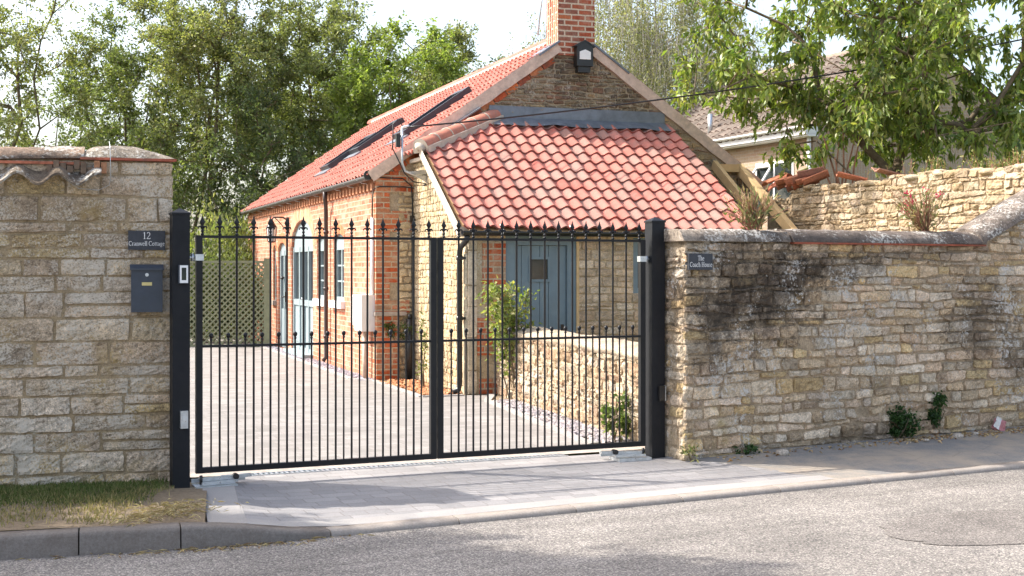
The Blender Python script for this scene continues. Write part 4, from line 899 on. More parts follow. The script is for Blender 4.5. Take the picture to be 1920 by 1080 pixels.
# verges
m2 = MB()
for sg_ in (-1, 1):
    mb = MB(); d = Vector(EV * math.cos(PIT) * 1 + Z * math.sin(PIT)) if sg_ < 0 else Vector(-EV * math.cos(PIT) + Z * math.sin(PIT))
    o = hg.p(-0.10, EAV - 0.07) if sg_ < 0 else hg.p(6.38, EAV - 0.13)
    f = Fr(o, d, Vector((-EV * math.sin(PIT) + Z * math.cos(PIT)) if sg_ < 0 else (EV * math.sin(PIT) + Z * math.cos(PIT))), -LV)
    Lr = 3.56 if sg_ < 0 else 3.66
    # mortar fillet with a slightly wavy lower edge
    for k in range(40):
        u0, u1 = Lr * k / 40, Lr * (k + 1) / 40
        lo = lambda u: -0.10 - 0.014 * noise.noise(Vector((u * 3, sg_, 1)))
        P = [f.p(u0, lo(u0), 0.052), f.p(u1, lo(u1), 0.052), f.p(u1, 0.065, 0.055), f.p(u0, 0.065, 0.055)]
        P2 = [f.p(u0, lo(u0), -0.02), f.p(u1, lo(u1), -0.02)]
        if sg_ > 0: P = P[::-1]
        mb.face(P); mb.face([P2[0], P2[1], f.p(u1, lo(u1), 0.052), f.p(u0, lo(u0), 0.052)] if sg_ < 0 else [P2[1], P2[0], f.p(u0, lo(u0), 0.052), f.p(u1, lo(u1), 0.052)])
    if sg_ < 0:
        for k in range(13):
            u = 0.35 + k * 0.235
            w = 0.8 + 0.4 * ((k * 5) % 7) / 7
            m2.box(f, u, u + 0.215, -0.185, -0.105, -0.06, 0.014, ((.42, .10, .045), (.52, .17, .07), (.30, .085, .05), (.5, .2, .1))[k % 4])
    mb.build('verge_mortar', 'mortar', hs_)
m2.build('verge_bricks', 'tile_old', hs_)
# main roof
def tilec(rng, i, j):
    k = rng.uniform(0.88, 1.1); h = rng.random()
    c = (.455, .172, .134) if h < .6 else ((.485, .20, .158) if h < .85 else (.42, .145, .11))
    return tuple(x * k for x in c)
su = Vector(EV * math.cos(PIT) + Z * math.sin(PIT)); nu_ = Vector(-EV * math.sin(PIT) + Z * math.cos(PIT))
SLL = HALF / math.cos(PIT)
eo = H(-0.12, -0.036, EAV + 0.02 - 0.12 * RISE / HALF)
mb = MB(); pantiles(mb, eo + LV * (LEN + 0.16), -LV, su, nu_, LEN + 0.16, SLL + 0.13, gauge=0.27, seed=61, colf=tilec, seg=8, lift=.034, lip=.022)
mb.clip([(eo - LV * 0.002, -LV)]); rfo = mb.build('roof', 'tile', hs_)
sd = Vector(-EV * math.cos(PIT) + Z * math.sin(PIT)); nd = Vector(EV * math.sin(PIT) + Z * math.cos(PIT))
er = H(6.34, -0.036, EAV + 0.02 - 0.12 * RISE / HALF)
mb = MB(); pantiles(mb, er, LV, sd, nd, 13.0, SLL + 0.15, gauge=0.27, seed=62, colf=tilec, seg=6); mb.build('rear_roof', 'tile', hs_)
mb = MB(); f = Fr(eo, LV, su, nu_); mb.box(f, 0.03, LEN + .1, 0.02, SLL + 0.13, -0.07, -0.035); f = Fr(er, -LV, sd, nd); mb.box(f, -LEN - .1, -0.03, 0.02, SLL + 0.13, -0.07, -0.035); mb.build('roof_boarding', 'mortar', hs_)
mb = MB()
for k in range(29):
    t = 0.42 + k * 0.445; a = H(HALF, t, EAV + RISE + 0.005); b = H(HALF, t + 0.437, EAV + RISE + 0.005)
    rows = []
    for q in (a, b): rows.append([q + EV * (0.135 * math.cos(x)) + Z * (0.105 * math.sin(x) - 0.0) for x in np.linspace(math.pi * 1.05, -0.05 * math.pi, 11)])
    mb.grid(rows, tilec(random.Random(k), 0, 0), True, flip=True)
mb.build('ridge_tiles', 'tile', hs_)
mb = MB(); rows = []
for t in np.linspace(0.42, 12.9, 30): 
    q = H(HALF, t, EAV + RISE - 0.02); rows.append([q + EV * (0.150 * math.cos(x)) + Z * (0.075 * math.sin(x)) for x in (math.pi * 1.1, math.pi * 0.85, math.pi * 0.15, -0.1 * math.pi)])
mb.grid(rows, smooth=False, flip=True); mb.build('ridge_bedding', 'mortar_white', hs_)
# roof windows seen edge on
for (t0, t1, r0, r1) in ((1.66, 2.46, 1.12, 2.45), (5.30, 6.05, 1.20, 2.25), (6.2, 7.0, 0.75, 1.9)):
    f = Fr(H(0, 0, EAV + 0.03), LV, su, nu_); rw_ = MB()
    for a, b, c, d in ((t0, t0 + .07, r0, r1), (t1 - .07, t1, r0, r1), (t0 + .07, t1 - .07, r0, r0 + .08), (t0 + .07, t1 - .07, r1 - .12, r1)): rw_.box(f, a, b, c, d, -0.02, 0.125)
    w_ = rw_.build('roof_window', 'slate', hs_); m2 = MB(); m2.box(f, t0 + .07, t1 - .07, r0 + .08, r1 - .12, 0, 0.09); m2.build('pane', 'glass', w_)
    m2 = MB(); m2.box(f, t0 - .12, t1 + .12, r0 - .16, r0, 0.0, 0.05); m2.build('flashing', 'lead', w_)
# gutter along the left eave with its brackets and downpipe
def gutter(mb, a, b, nrm, r=0.055, seg=8):
    rows = []
    for q in (a, b):
        out = [q + nrm * (r * math.cos(x)) + Z * (r * math.sin(x)) for x in np.linspace(math.pi, 2 * math.pi, seg)]
        inn = [q + nrm * (r * .88 * math.cos(x)) + Z * (r * .88 * math.sin(x)) for x in np.linspace(2 * math.pi, math.pi, seg)]
        rows.append(out + inn + [out[0]])
    mb.grid(rows, smooth=True); mb.face(rows[0][:-1]); mb.face(rows[1][:-1][::-1])
mb = MB(); gutter(mb, hl.p(0.0, EAV - 0.075, 0.115), hl.p(LEN, EAV - 0.075, 0.115), -EV, 0.06); gt = mb.build('gutter', 'gutter_grey', hs_)
mb = MB()
for k in range(14): u = 0.5 + k * 0.92; mb.tube([hl.p(u, EAV - 0.26, 0.012), hl.p(u, EAV - 0.15, 0.02), hl.p(u, EAV - 0.14, 0.10), hl.p(u, EAV - 0.10, 0.17)], 0.008, 5)
mb.build('bracket', 'galv', gt)
mb = MB(); mb.tube([hl.p(-0.012, EAV - 0.055, 0.115), hl.p(0.03, EAV - 0.055, 0.115)], 0.066, 12); mb.build('end_cap', 'plastic_black', gt)
mb = MB(); mb.tube([hl.p(3.15, EAV - 0.10, 0.115), hl.p(3.15, EAV - 0.26, 0.115), hl.p(3.17, EAV - 0.33, 0.10), hl.p(3.27, EAV - 0.40, 0.075), hl.p(3.29, EAV - 0.48, 0.07), hl.p(3.29, 0.13, 0.07), hl.p(3.29, 0.06, 0.12)], 0.036, 10)
for z in (1.25, 0.45, 2.2): mb.tube([hl.p(3.29, z, 0.07), hl.p(3.29, z + 0.05, 0.07)], 0.046, 10)
mb.build('downpipe', 'brown_pipe', hs_)
mb = MB(); mb.tube([hl.p(0.10, 2.35, 0.03), hl.p(0.10, 1.2, 0.03)], 0.026, 8); mb.build('conduit', 'white', hs_)
# windows and doors of the left wall
def win(o, cols, rows_, name='window'):
    u0, u1, v0, vs, vt = o; f = hl; n1, n0 = -0.045, -0.10; mb = MB(); fw_ = 0.055
    for a in ((u0, u0 + fw_, v0, vs), (u1 - fw_, u1, v0, vs), (u0 + fw_, u1 - fw_, v0, v0 + .07), (u0 + fw_, u1 - fw_, vs - .16, vs)): mb.box(f, *a, n0, n1)
    cu, ru = (u0 + u1) / 2, (u1 - u0) / 2
    mb.prism(f, [(cu - ru * math.cos(math.pi * k / 10), vs + .002 + (vt - vs) * math.sin(math.pi * k / 10)) for k in range(11)], n0, n1 - .004)
    for k in range(1, cols): x = u0 + fw_ + (u1 - u0 - 2 * fw_) * k / cols; mb.box(f, x - .03, x + .03, v0 + .07, vs - .16, n0, n1 - .006)
    for k in range(1, rows_): y = v0 + .07 + (vs - .16 - v0 - .07) * k / rows_; mb.box(f, u0 + fw_, u1 - fw_, y - .014, y + .014, n0 + .01, n1 - .012)
    w = mb.build(name, 'sage', hs_); m2 = MB(); m2.box(f, u0 + .02, u1 - .02, v0 + .02, vs - .02, n0 - .01, n0 + .012); m2.build('pane', 'glass', w)
    return w
for o in ops[:2]:
    w = win(o, 2, 3)
    m2 = MB(); m2.box(hl, o[0] - .07, o[1] + .07, o[2] - .11, o[2] + .004, -0.10, 0.07); m2.build('sill', 'white', w, bevel=0.01)
w = win(ops[4], 1, 2); m2 = MB(); m2.box(hl, ops[4][0] - .05, ops[4][1] + .05, ops[4][2] - .09, ops[4][2] + .004, -0.1, 0.06); m2.build('sill', 'concrete', w, bevel=0.01)
# large arched glazed doors
u0, u1, v0, vs, vt = ops[2]; f = hl; mb = MB(); cu, ru = (u0 + u1) / 2, (u1 - u0) / 2
mb.prism(f, [(cu - ru * math.cos(math.pi * k / 16), vs + (vt - vs) * math.sin(math.pi * k / 16)) for k in range(17)], -0.10, -0.05)
for a in ((u0, u0 + .07), (u1 - .07, u1), (5.42, 5.50), (6.32, 6.40), (5.87, 5.95)): mb.box(f, *a, 0.02, vs, -0.10, -0.035)
for a, b in ((u0 + .07, 5.42), (5.50, 5.87), (5.95, 6.32), (6.40, u1 - .07)):
    mb.box(f, a, b, vs - .09, vs, -.10, -.045); mb.box(f, a, b, 0.02, 0.14, -.10, -.045); mb.box(f, a, b, 0.92, 1.03, -.10, -.040); mb.box(f, a, b, 0.14, 0.92, -.10, -.066); mb.box(f, a + .07, b - .07, 0.22, 0.84, -.066, -.058)
dw = mb.build('glazed_doors', 'sage', hs_); m2 = MB(); m2.box(f, u0 + .02, u1 - .02, 1.0, vs - .02, -.115, -.088); m2.build('pane', 'glass', dw)
m2 = MB(); m2.tube([f.p(5.905, 1.05, -.035), f.p(5.905, 1.05, 0.01)], 0.02, 8); m2.build('handle', 'galv', dw)
m2 = MB(); m2.box(f, u0 - .02, u1 + .02, -0.02, 0.07, -.1, .16); m2.build('step', 'sage', dw)
u0, u1, v0, vs, vt = ops[3]; mb = MB(); cu, ru = (u0 + u1) / 2, (u1 - u0) / 2
mb.prism(f, [(cu - ru * math.cos(math.pi * k / 10), vs + (vt - vs) * math.sin(math.pi * k / 10)) for k in range(11)], -.10, -.05)
for a in ((u0, u0 + .08), (u1 - .08, u1), (cu - .05, cu + .05)): mb.box(f, *a, 0.02, vs, -.10, -.04)
for a, b in ((u0 + .08, cu - .05), (cu + .05, u1 - .08)): mb.box(f, a, b, .02, .8, -.1, -.06); mb.box(f, a, b, vs - .1, vs, -.1, -.05)
dw = mb.build('side_door', 'sage', hs_); m2 = MB(); m2.box(f, u0 + .02, u1 - .02, .8, vs - .05, -.112, -.09); m2.build('pane', 'glass', dw)
m2 = MB(); m2.box(f, u0 + .12, u0 + .16, 0.95, 1.15, -.04, 0.0); m2.tube([f.p(u0 + .14, 1.05, 0), f.p(u0 + .14, 1.05, 0.04), f.p(u0 + .26, 1.05, 0.04)], 0.012, 8); m2.tube([f.p(cu, 1.45, -.03), f.p(cu, 1.40, .02)], .03, 8); m2.build('handle', 'plastic_black', dw)

# chimney
ch_h = 1.75
cf = Fr(H(HALF - 0.29, 0.0, 0), EV, LV, Z); b0 = EAV + RISE - 0.34
mb = MB(); mb.box(cf, 0, 0.60, -0.045, 0.45, b0, EAV + RISE + ch_h)
# brick uv on each side in metres
ch = mb.build('chimney', 'brick_chimney', hs_)
mb = MB(); mb.box(cf, -0.05, 0.65, -0.06, 0.50, EAV + RISE + ch_h - .25, EAV + RISE + ch_h - .1); mb.lathe(cf.p(0.3, 0.22, EAV + RISE + ch_h), [(0.13, 0), (0.11, 0.3), (0.14, 0.34), (0.1, 0.36)], 12); mb.build('chimney_head', 'tile_old', ch)
mb = MB()
mb.beam(H(HALF - .60, .2, roof_z(HALF - .60) + .055), H(HALF - .27, .2, roof_z(HALF - .27) + .055), .56, .03); mb.beam(H(HALF + .88, .2, roof_z(HALF + .88) + .05), H(HALF + .29, .2, roof_z(HALF + .29) + .05), .56, .03); mb.build('lead_apron', 'lead', ch)

# ------------------------------------------------------------------ lean-to at the gable
ls = Fr(L0, LV, Z, -EV)           # its left side wall
lf_ = Fr(L0, EV, Z, -LV)          # its front
SLP = 0.623; zt = lambda u: 2.14 + (u + 0.12) * SLP
mb = MB(); pc_ = palette([(.53, .425, .275), (.50, .385, .235), (.56, .455, .31), (.48, .37, .225), (.53, .42, .28)], 0.1)
stones(mb, ls, 2.66, lambda u: min(zt(u) - 0.09, 3.16), lambda u: 0.0, (0.075, 0.12), (0.10, 0.20), gap=0.009, prot=0.006, rough=0.013, pal=pc_, seed=71, wob=0.014, rnd=0.05, cell=0.03, u_start=0.03)
mb.build('lean_to_side_masonry', 'stone_cream', hs_)
mb = MB(); mb.prism(ls, [(0.0, 0), (2.64, 0), (2.64, 3.14), (1.76, 3.14), (0.0, zt(0) - 0.1)], -0.25, -0.010, (.44, .35, .23)); mb.build('lean_to_side_wall', 'mortar_left', hs_)
DO = (0.52, 1.50, 0.0, 2.045)     # door opening along the front
WO = (2.32, 3.2, 1.28, 2.02)
mb = MB()
for a in ((0.0, DO[0], 0, 2.06), (DO[1], WO[0], 0, 2.06), (WO[0], WO[1], 0, WO[2]), (WO[1], 4.0, 0, 2.06), (DO[0], DO[1], DO[3], 2.06), (WO[0], WO[1], WO[3], 2.06)): mb.box(lf_, a[0], a[1], a[2], a[3], -0.25, -0.010, (.5, .4, .27))
mb.build('lean_to_wall', 'mortar_left', hs_)
mb = MB(); pf_ = palette([(.62, .49, .35), (.56, .43, .30), (.66, .54, .40), (.52, .41, .29)], 0.14)
stones(mb, lf_, 3.95, lambda u: 2.05, lambda u: 0.0, (0.08, 0.14), (0.16, 0.36), gap=0.010, prot=0.010, rough=0.018, pal=pf_, seed=72, wob=0.014, rnd=0.08, cell=0.035, u_start=DO[1] + 0.02, holes=[(WO[0], WO[1], WO[2], 3)])
mb.build('lean_to_masonry', 'stone_yard', hs_); mb = MB()
stones(mb, lf_, 0.13, lambda u: 2.05, lambda u: 0.0, (0.25, 0.45), (0.3, 0.4), gap=0.01, prot=0.006, rough=0.008, pal=palette([(.56, .47, .34), (.6, .5, .37)], .1), seed=73, wob=0.004, rnd=0.05, cell=0.05, n0=0.02)
stones(mb, ls, 0.10, lambda u: 2.1, lambda u: 0.0, (0.25, 0.45), (0.3, 0.4), gap=0.01, prot=0.006, rough=0.008, pal=palette([(.62, .53, .39), (.66, .56, .41)], .1), seed=74, wob=0.004, rnd=0.05, cell=0.05, n0=0.02)
mb.build('corner_stones', 'stone_yard', hs_)
for a in ((0.155, 0.51, 0.0, 0.2), (0.13, 0.51, 0.5, 0.98), (0.20, 0.515, 1.15, 1.95), (0.25, 0.515, 0.98, 1.15)): mb = MB(); mb.box(lf_, *a, -0.05, 0.012); mb.build('brick_patch', 'brick_quoin', hs_)
mb = MB(); mb.box(lf_, 0.0, 1.6, 2.05, 2.12, -0.08, 0.02); mb.box(lf_, DO[1] + .0, DO[1] + .035, 0, 2.05, -.1, .012); mb.box(lf_, DO[0] - .0, DO[1], DO[3] - .012, DO[3] + .006, -.1, .02); mb.build('wall_plate', 'pine', hs_)
# blue plank door
mb = MB(); F_ = lf_
for a in ((DO[0], DO[0] + .125, 0, DO[3] - .014), (DO[1] - .125, DO[1], 0, DO[3] - .014), (DO[0] + .125, DO[1] - .125, DO[3] - .13, DO[3] - .014)): mb.box(F_, *a, -0.09, -0.012)
df = mb.build('door_frame', 'door_blue', hs_, bevel=0.004)
mb = MB(); d0, d1, dt = DO[0] + .13, DO[1] - .13, DO[3] - .135; dn0, dn1 = -.085, -.045
pls = [d0 + (d1 - d0) * k for k in (0, .135, .31, .49, .66, 1.0)]
wx0, wx1, wy0, wy1 = d0 + (d1 - d0) * .31, d0 + (d1 - d0) * .66, 1.47, 1.73
for a, b in zip(pls, pls[1:]):
    g_ = .0035
    if a > wx0 - 1e-6 and b < wx1 + 1e-6: mb.box(F_, a + g_, b - g_, 0.01, wy0 - .03, dn0, dn1); mb.box(F_, a + g_, b - g_, wy1 + .03, dt, dn0, dn1)
    else: mb.box(F_, a + g_, b - g_, 0.01, dt, dn0, dn1)
for a in ((wx0 - .025, wx0 + .012, wy0 - .035, wy1 + .035), (wx1 - .012, wx1 + .025, wy0 - .035, wy1 + .035), (wx0 + .012, wx1 - .012, wy0 - .035, wy0), (wx0 + .012, wx1 - .012, wy1, wy1 + .035)): mb.box(F_, *a, dn1 - .01, dn1 + .014)
dr_ = mb.build('door', 'door_blue', hs_, bevel=0.003)
mb = MB(); mb.box(F_, d0, d1, 0.01, dt, dn0 - .02, dn0 - .002); mb.build('door_backing', 'door_groove', dr_)
mb = MB(); mb.box(F_, wx0 + .012, wx1 - .012, wy0, wy1, dn1 - .03, dn1 - .012); mb.build('pane', 'glass', dr_)
mb = MB(); hx = d1 - .055; mb.box(F_, hx - .02, hx + .02, .70, .88, dn1, dn1 + .012); mb.tube([F_.p(hx, .81, dn1), F_.p(hx, .81, dn1 + .045), F_.p(hx - .09, .80, dn1 + .045)], .009, 8); mb.build('handle', 'plastic_black', dr_)
mb = MB()
for a in ((WO[0], WO[0] + .07, WO[2], WO[3]), (WO[1] - .07, WO[1], WO[2], WO[3]), (WO[0] + .07, WO[1] - .07, WO[2], WO[2] + .07), (WO[0] + .07, WO[1] - .07, WO[3] - .07, WO[3]), (2.73, 2.79, WO[2] + .07, WO[3] - .07)): mb.box(F_, *a, -.09, -.02)
w = mb.build('window', 'door_blue', hs_); m2 = MB(); m2.box(F_, WO[0] + .05, WO[1] - .05, WO[2] + .05, WO[3] - .05, -.085, -.07); m2.build('pane', 'glass', w)
# pantile roof of the lean-to, cut along the hip at its upper left
sL = Vector(LV + Z * SLP).normalized(); nL = Vector(-LV * SLP + Z).normalized()
lo = L0 + EV * -0.10 + LV * -0.13 + Z * 2.125
def tilec2(rng, i, j):
    k = rng.uniform(0.9, 1.1); h = rng.random()
    c = (.445, .166, .130) if h < .5 else ((.475, .195, .155) if h < .72 else ((.36, .195, .16) if h < .92 else (.36, .12, .095)))
    return tuple(x * k for x in c)
Wl = 4.2; mb = MB(); pantiles(mb, lo, EV, sL, nL, Wl, 3.24, cover=0.2, gauge=0.27, seed=75, colf=tilec2, seg=12, amp=0.025, lift=.036, lip=.027)
hipA = L0 + EV * -0.10 + LV * 1.74; hipB = L0 + EV * 1.28 + LV * 2.68
hd = (hipB - hipA).normalized(); hn = V3(-hd.y, hd.x)
mb.clip([(hipA, hn)]); mb.build('lean_to_roof', 'tile', hs_)
mb = MB(); f = Fr(lo, EV, sL, nL); mb.box(f, 0.02, 4.2, 0.0, 2.1, -0.07, -0.035); mb.box(f, 1.3, 4.2, 2.1, 3.2, -0.07, -0.035); mb.build('lean_to_boarding', 'pine', hs_)
# small hip slope on the left
hz0, hz1 = zt(1.74) + 0.0, 3.86
sh = Vector(EV + Z * 0.50).normalized(); nh = Vector(-EV * 0.50 + Z).normalized()
ho = L0 + EV * -0.16 + LV * 2.76 + Z * (hz0 - 0.04)
mb = MB(); pantiles(mb, ho, -LV, sh, nh, 1.4, 1.6, cover=0.2, gauge=0.27, seed=76, colf=tilec2, seg=8)
mb.clip([(hipA, -hn), (L0 + LV * 2.72, LV), (hipA - LV * 0.06, -LV)]); mb.build('hip_slope', 'tile', hs_)
mb = MB(); nt_ = 6
pa, pb_ = hipA + Z * (hz0 + 0.0) - hd * 0.05, hipB + Z * (hz1 + 0.03)
m2 = MB(); m3 = MB()
ax = (pb_ - pa).normalized(); hx_ = ax.cross(Z).normalized(); hy_ = hx_.cross(ax)
for k in range(nt_):
    a = pa.lerp(pb_, k / nt_ + .004); b = pa.lerp(pb_, (k + 1) / nt_ - .004); rows = []
    for q, r in ((a, .125), (b, .118)): rows.append([q + hx_ * (r * math.cos(x)) + hy_ * (r * math.sin(x)) for x in np.linspace(math.pi * 1.1, -0.1 * math.pi, 13)])
    mb.grid(rows, (.50, .20, .14), True, flip=True)
    if k: m2.tube([a + hx_ * (.121 * math.cos(x)) + hy_ * (.121 * math.sin(x)) for x in np.linspace(math.pi, 0, 13)], .010, 5)
for s_ in (-1, 1): m2.beam(pa + hx_ * (.115 * s_) - hy_ * .035, pb_ + hx_ * (.115 * s_) - hy_ * .035, .07, .09)
c_ = pa - ax * .004; m2.face([c_ + hx_ * (.13 * math.cos(x)) + hy_ * (.13 * math.sin(x)) for x in np.linspace(math.pi * 1.15, -0.15 * math.pi, 13)][::-1])
m2.tube([c_ - hy_ * .01, c_ - ax * .05 - hy_ * .03], [.10, .05], 12)
mb.build('hip_tiles', 'tile', hs_); m2.build('hip_mortar', 'mortar_white', hs_)
# bright mortar on the raking verge and under the small eave
mb = MB(); f = Fr(lo - EV * 0.03, sL, nL, -EV); 
for k in range(14):
    u0, u1 = 2.18 * k / 14, 2.18 * (k + 1) / 14; w = lambda u: -0.105 - 0.02 * noise.noise(Vector((u * 4, 2, 2))) - .02 * (1 - u / 2.2)
    mb.face([f.p(u0, w(u0), 0.02), f.p(u1, w(u1), 0.02), f.p(u1, 0.028, 0.02), f.p(u0, 0.028, 0.02)][::-1]); mb.face([f.p(u0, w(u0), 0.02), f.p(u0, w(u0), -0.1), f.p(u1, w(u1), -0.1), f.p(u1, w(u1), 0.02)][::-1])
mb.face([f.p(0, -.13, .02), f.p(0, .02, .02), f.p(0, .02, -.12), f.p(0, -.13, -.12)][::-1])
mb.beam(L0 + EV * -0.03 + LV * 1.78 + Z * 3.17, L0 + EV * -0.03 + LV * 2.62 + Z * 3.17, .07, .05)
mb.build('lean_to_verge', 'mortar_white', hs_)
# lead flashing under the gable
mb = MB(); g0, g1 = 1.72, 4.60
mb.box(hg, g0, g1, 3.87, 4.045, 0.02, 0.032)
q = lambda s, z, n: hg.p(s, z, n)
for k in range(12):
    a, b = g0 + (g1 - g0) * k / 12, g0 + (g1 - g0) * (k + 1) / 12
    w = lambda s: 0.012 * math.sin(s * 31) + .01 * math.sin(s * 17)
    mb.face([q(a, 3.742 + w(a), .27), q(b, 3.742 + w(b), .27), q(b, 3.873, .034), q(a, 3.873, .034)]); 
for s_ in (g0 + .95, g0 + 1.95): mb.beam(hg.p(s_, 3.87, .036), hg.p(s_, 4.04, .036), .012, .008)
mb.build('lead_flashing', 'lead', hs_)
mb = MB(); mb.beam(L0 + EV * 0.02 + LV * 2.60 + Z * 3.36, H(1.55, -0.06, 4.0), 0.14, 0.02, up=(-.3, -.3, 1)); mb.build('lead_valley', 'lead', hs_)
# black gutter and downpipe of the lean-to
mb = MB(); gutter(mb, L0 + EV * -0.13 - LV * 0.20 + Z * 2.085, L0 + EV * 4.1 - LV * 0.20 + Z * 2.085, -LV, 0.062); gt = mb.build('lean_to_gutter', 'plastic_black', hs_)
mb = MB()
for s_ in (0.4, 1.35): mb.tube([L0 + EV * s_ - LV * 0.13 + Z * 2.17, L0 + EV * s_ - LV * 0.262 + Z * 2.10, L0 + EV * (s_ - .01) - LV * 0.255 + Z * 2.03], 0.008, 5)
mb.build('strap', 'white', gt)
mb = MB(); P = lambda z, n=0.085, t=0.06: ls.p(t, z, n)
mb.tube([L0 + EV * -0.06 - LV * .19 + Z * 2.03, L0 + EV * -0.06 - LV * .16 + Z * 1.97, P(1.88, .085, .02), P(1.80), P(0.14), P(0.06, 0.10), P(0.04, 0.18)], 0.037, 10)
for z in (1.72, 0.95): mb.tube([P(z), P(z + .05)], .046, 10); mb.box(ls, .0, .12, z + .01, z + .04, 0.02, .10)
mb.build('lean_to_downpipe', 'plastic_black', hs_)
mb = MB(); mb.tube([hg.p(.48, 0, .10), hg.p(.48, .88, .10)], .055, 10); mb.tube([hg.p(.48, .87, .10), hg.p(.48, .95, .10)], .035, 8); mb.build('soil_pipe', 'plastic_black', hs_)
# meter boxes
f = hl
mbx = empty('meter_box', f.p(.3, .95, .1), 'large cream meter box standing out from the brick wall near the corner', 'meter box')
mb = MB(); mb.box(f, 0.05, .50, .70, 1.23, 0.0, .20); mb.build('cabinet', 'meter', mbx, bevel=.012)
mb = MB(); mb.box(f, 0.08, .47, .73, 1.20, .20, .212); mb.build('door', 'white', mbx, bevel=.004)
mb = MB(); mb.tube([f.p(.28, .70, .1), f.p(.28, .0, .1)], .032, 8); mb.build('duct', 'mortar', mbx)
mbx = empty('meter_box', f.p(.9, .95, .1), 'smaller shallow white meter box beyond the large one', 'meter box')
mb = MB(); mb.box(f, .66, 1.10, .76, 1.22, 0, .13); mb.build('cabinet', 'white', mbx, bevel=.01)
mb = MB(); mb.box(f, .69, 1.07, .79, 1.19, .13, .14); mb.build('door', 'white', mbx, bevel=.003)
# alarm box on the gable
af = Fr(hg.p(HALF + .10, 4.68, .046), EV, Z, -LV); ab = empty('alarm_box', af.O, 'black house shaped box with a white panel below the chimney', 'alarm box')
mb = MB(); mb.prism(af, [(-.13, 0), (.13, 0), (.13, .30), (0, .375), (-.13, .30)], -.02, .13); mb.box(af, -.10, .10, -.09, 0, -.02, .09); mb.build('case', 'plastic_black', ab, bevel=.004)
mb = MB()
for s_ in (-1, 1): mb.beam(af.p(0.0, .385, .055), af.p(.165 * s_, .295, .055), .17, .02, up=(0, 0, 1))
mb.build('roof', 'plastic_black', ab)
mb = MB(); mb.prism(af, [(-.09, .10), (.09, .10), (.09, .215), (0, .25), (-.09, .215)], .125, .137); mb.build('panel', 'white', ab)
# lantern
lc = hl.p(7.3, 2.42, .34); ln = empty('wall_lantern', lc, 'black lantern on a curved bracket, beside the arched doors', 'lantern')
mb = MB(); mb.tube([hl.p(7.3, 2.55, 0), hl.p(7.3, 2.62, .12), hl.p(7.3, 2.62, .30), hl.p(7.3, 2.56, .34)], .016, 8); mb.tube([hl.p(7.3, 2.34, 0), hl.p(7.3, 2.42, .1), hl.p(7.3, 2.56, .22), hl.p(7.3, 2.61, .28)], .010, 6); mb.box(hl, 7.25, 7.35, 2.3, 2.62, 0, .02); mb.build('bracket', 'plastic_black', ln)
mb = MB(); mb.lathe(lc, [(.11, .0), (.10, .02), (.03, .13), (.02, .15)], 6)
for k in range(6): a = k * math.pi / 3; mb.tube([lc + Vector((.105 * math.cos(a), .105 * math.sin(a), 0)), lc + Vector((.075 * math.cos(a), .075 * math.sin(a), -.27))], .007, 4)
mb.lathe(lc, [(.08, -.27), (.075, -.29), (.03, -.30)], 6); mb.build('cage', 'plastic_black', ln)
mb = MB(); mb.lathe(lc, [(.095, -.005), (.068, -.265)], 6); mb.build('pane', 'meter', ln)
# cable mast and cable
mf = ls.p(1.90, 2.93, 0.02); ms = empty('cable_mast', mf, 'bent galvanised mast with black insulator carrying the overhead cable', 'mast')
m0 = ls.p(1.90, 2.93, .0)
mtop = m0 - EV * .36 + Z * .66
mb = MB(); mb.tube([m0, m0 - EV * .20, m0 - EV * .32 + Z * .05, m0 - EV * .36 + Z * .16, mtop], 0.017, 10); mb.prism(Fr(m0, -EV, Z, LV), [(0, -.12), (.05, -.08), (.26, .02), (.26, .04), (0, .08)], -.01, .01); mb.build('pole', 'galv', ms)
mb = MB(); mb.box(Fr(mtop - EV * .06 - Z * .18, EV, LV, Z), -.03, .03, -.03, .03, -.10, .08); mb.build('junction_box', 'plastic_black', ms, bevel=.004)
mb = MB(); mb.tube([mtop + Z * .0, mtop + Z * .02 + EV * .1 - EV*.0], .02, 8); mb.build('insulator', 'white', ms)
far = Vector((10.6, 20.6, 5.75)); a = mtop + EV * .05 + Z * .0; pts = []
for k in range(49):
    t = k / 48; p_ = a.lerp(far, t); p_.z -= 0.22 * 4 * t * (1 - t); pts.append(p_)
mb = MB(); mb.tube(pts, .013, 6); tag(mb.build('overhead_cable', 'plastic_black', loc=a), 'thin black overhead cable sagging from the mast across the roof to the upper right', 'cable')
mb = MB(); mb.tube([mtop + Z * .02, mtop - EV * .05 + Z * .12 , mtop - EV * .13 + Z * .04, mtop - EV * .14 - Z * .3, mtop - EV * .06 - Z * .45, m0 - EV * .33 + Z * .02, m0 - EV * .2 - Z * .10, m0 - EV * .02 - Z * .12], .009, 6)
mb.tube([m0 - EV * .02 - Z * .13, hg.p(.62, 2.78, .06), hg.p(.4, 2.80, .03), hg.p(.05, 2.80, .03), hl.p(.03, 2.76, .03), hl.p(.08, 2.6, .03), hl.p(.10, 2.35, .03)], .009, 6)
mb.tube([hg.p(.02, 2.93, .02), hg.p(.40, 2.92, .02), hg.p(.52, 2.82, .03), hg.p(.54, 2.6, .03), hg.p(.53, 1.6, .03), hg.p(.55, .4, .03)], .010, 6)
mb.box(hg, .50, .60, 2.28, 2.38, .0, .09)
tag(mb.build('wall_cable', 'plastic_black', loc=m0), 'black cables looping down from the mast and across the brick corner', 'cable')
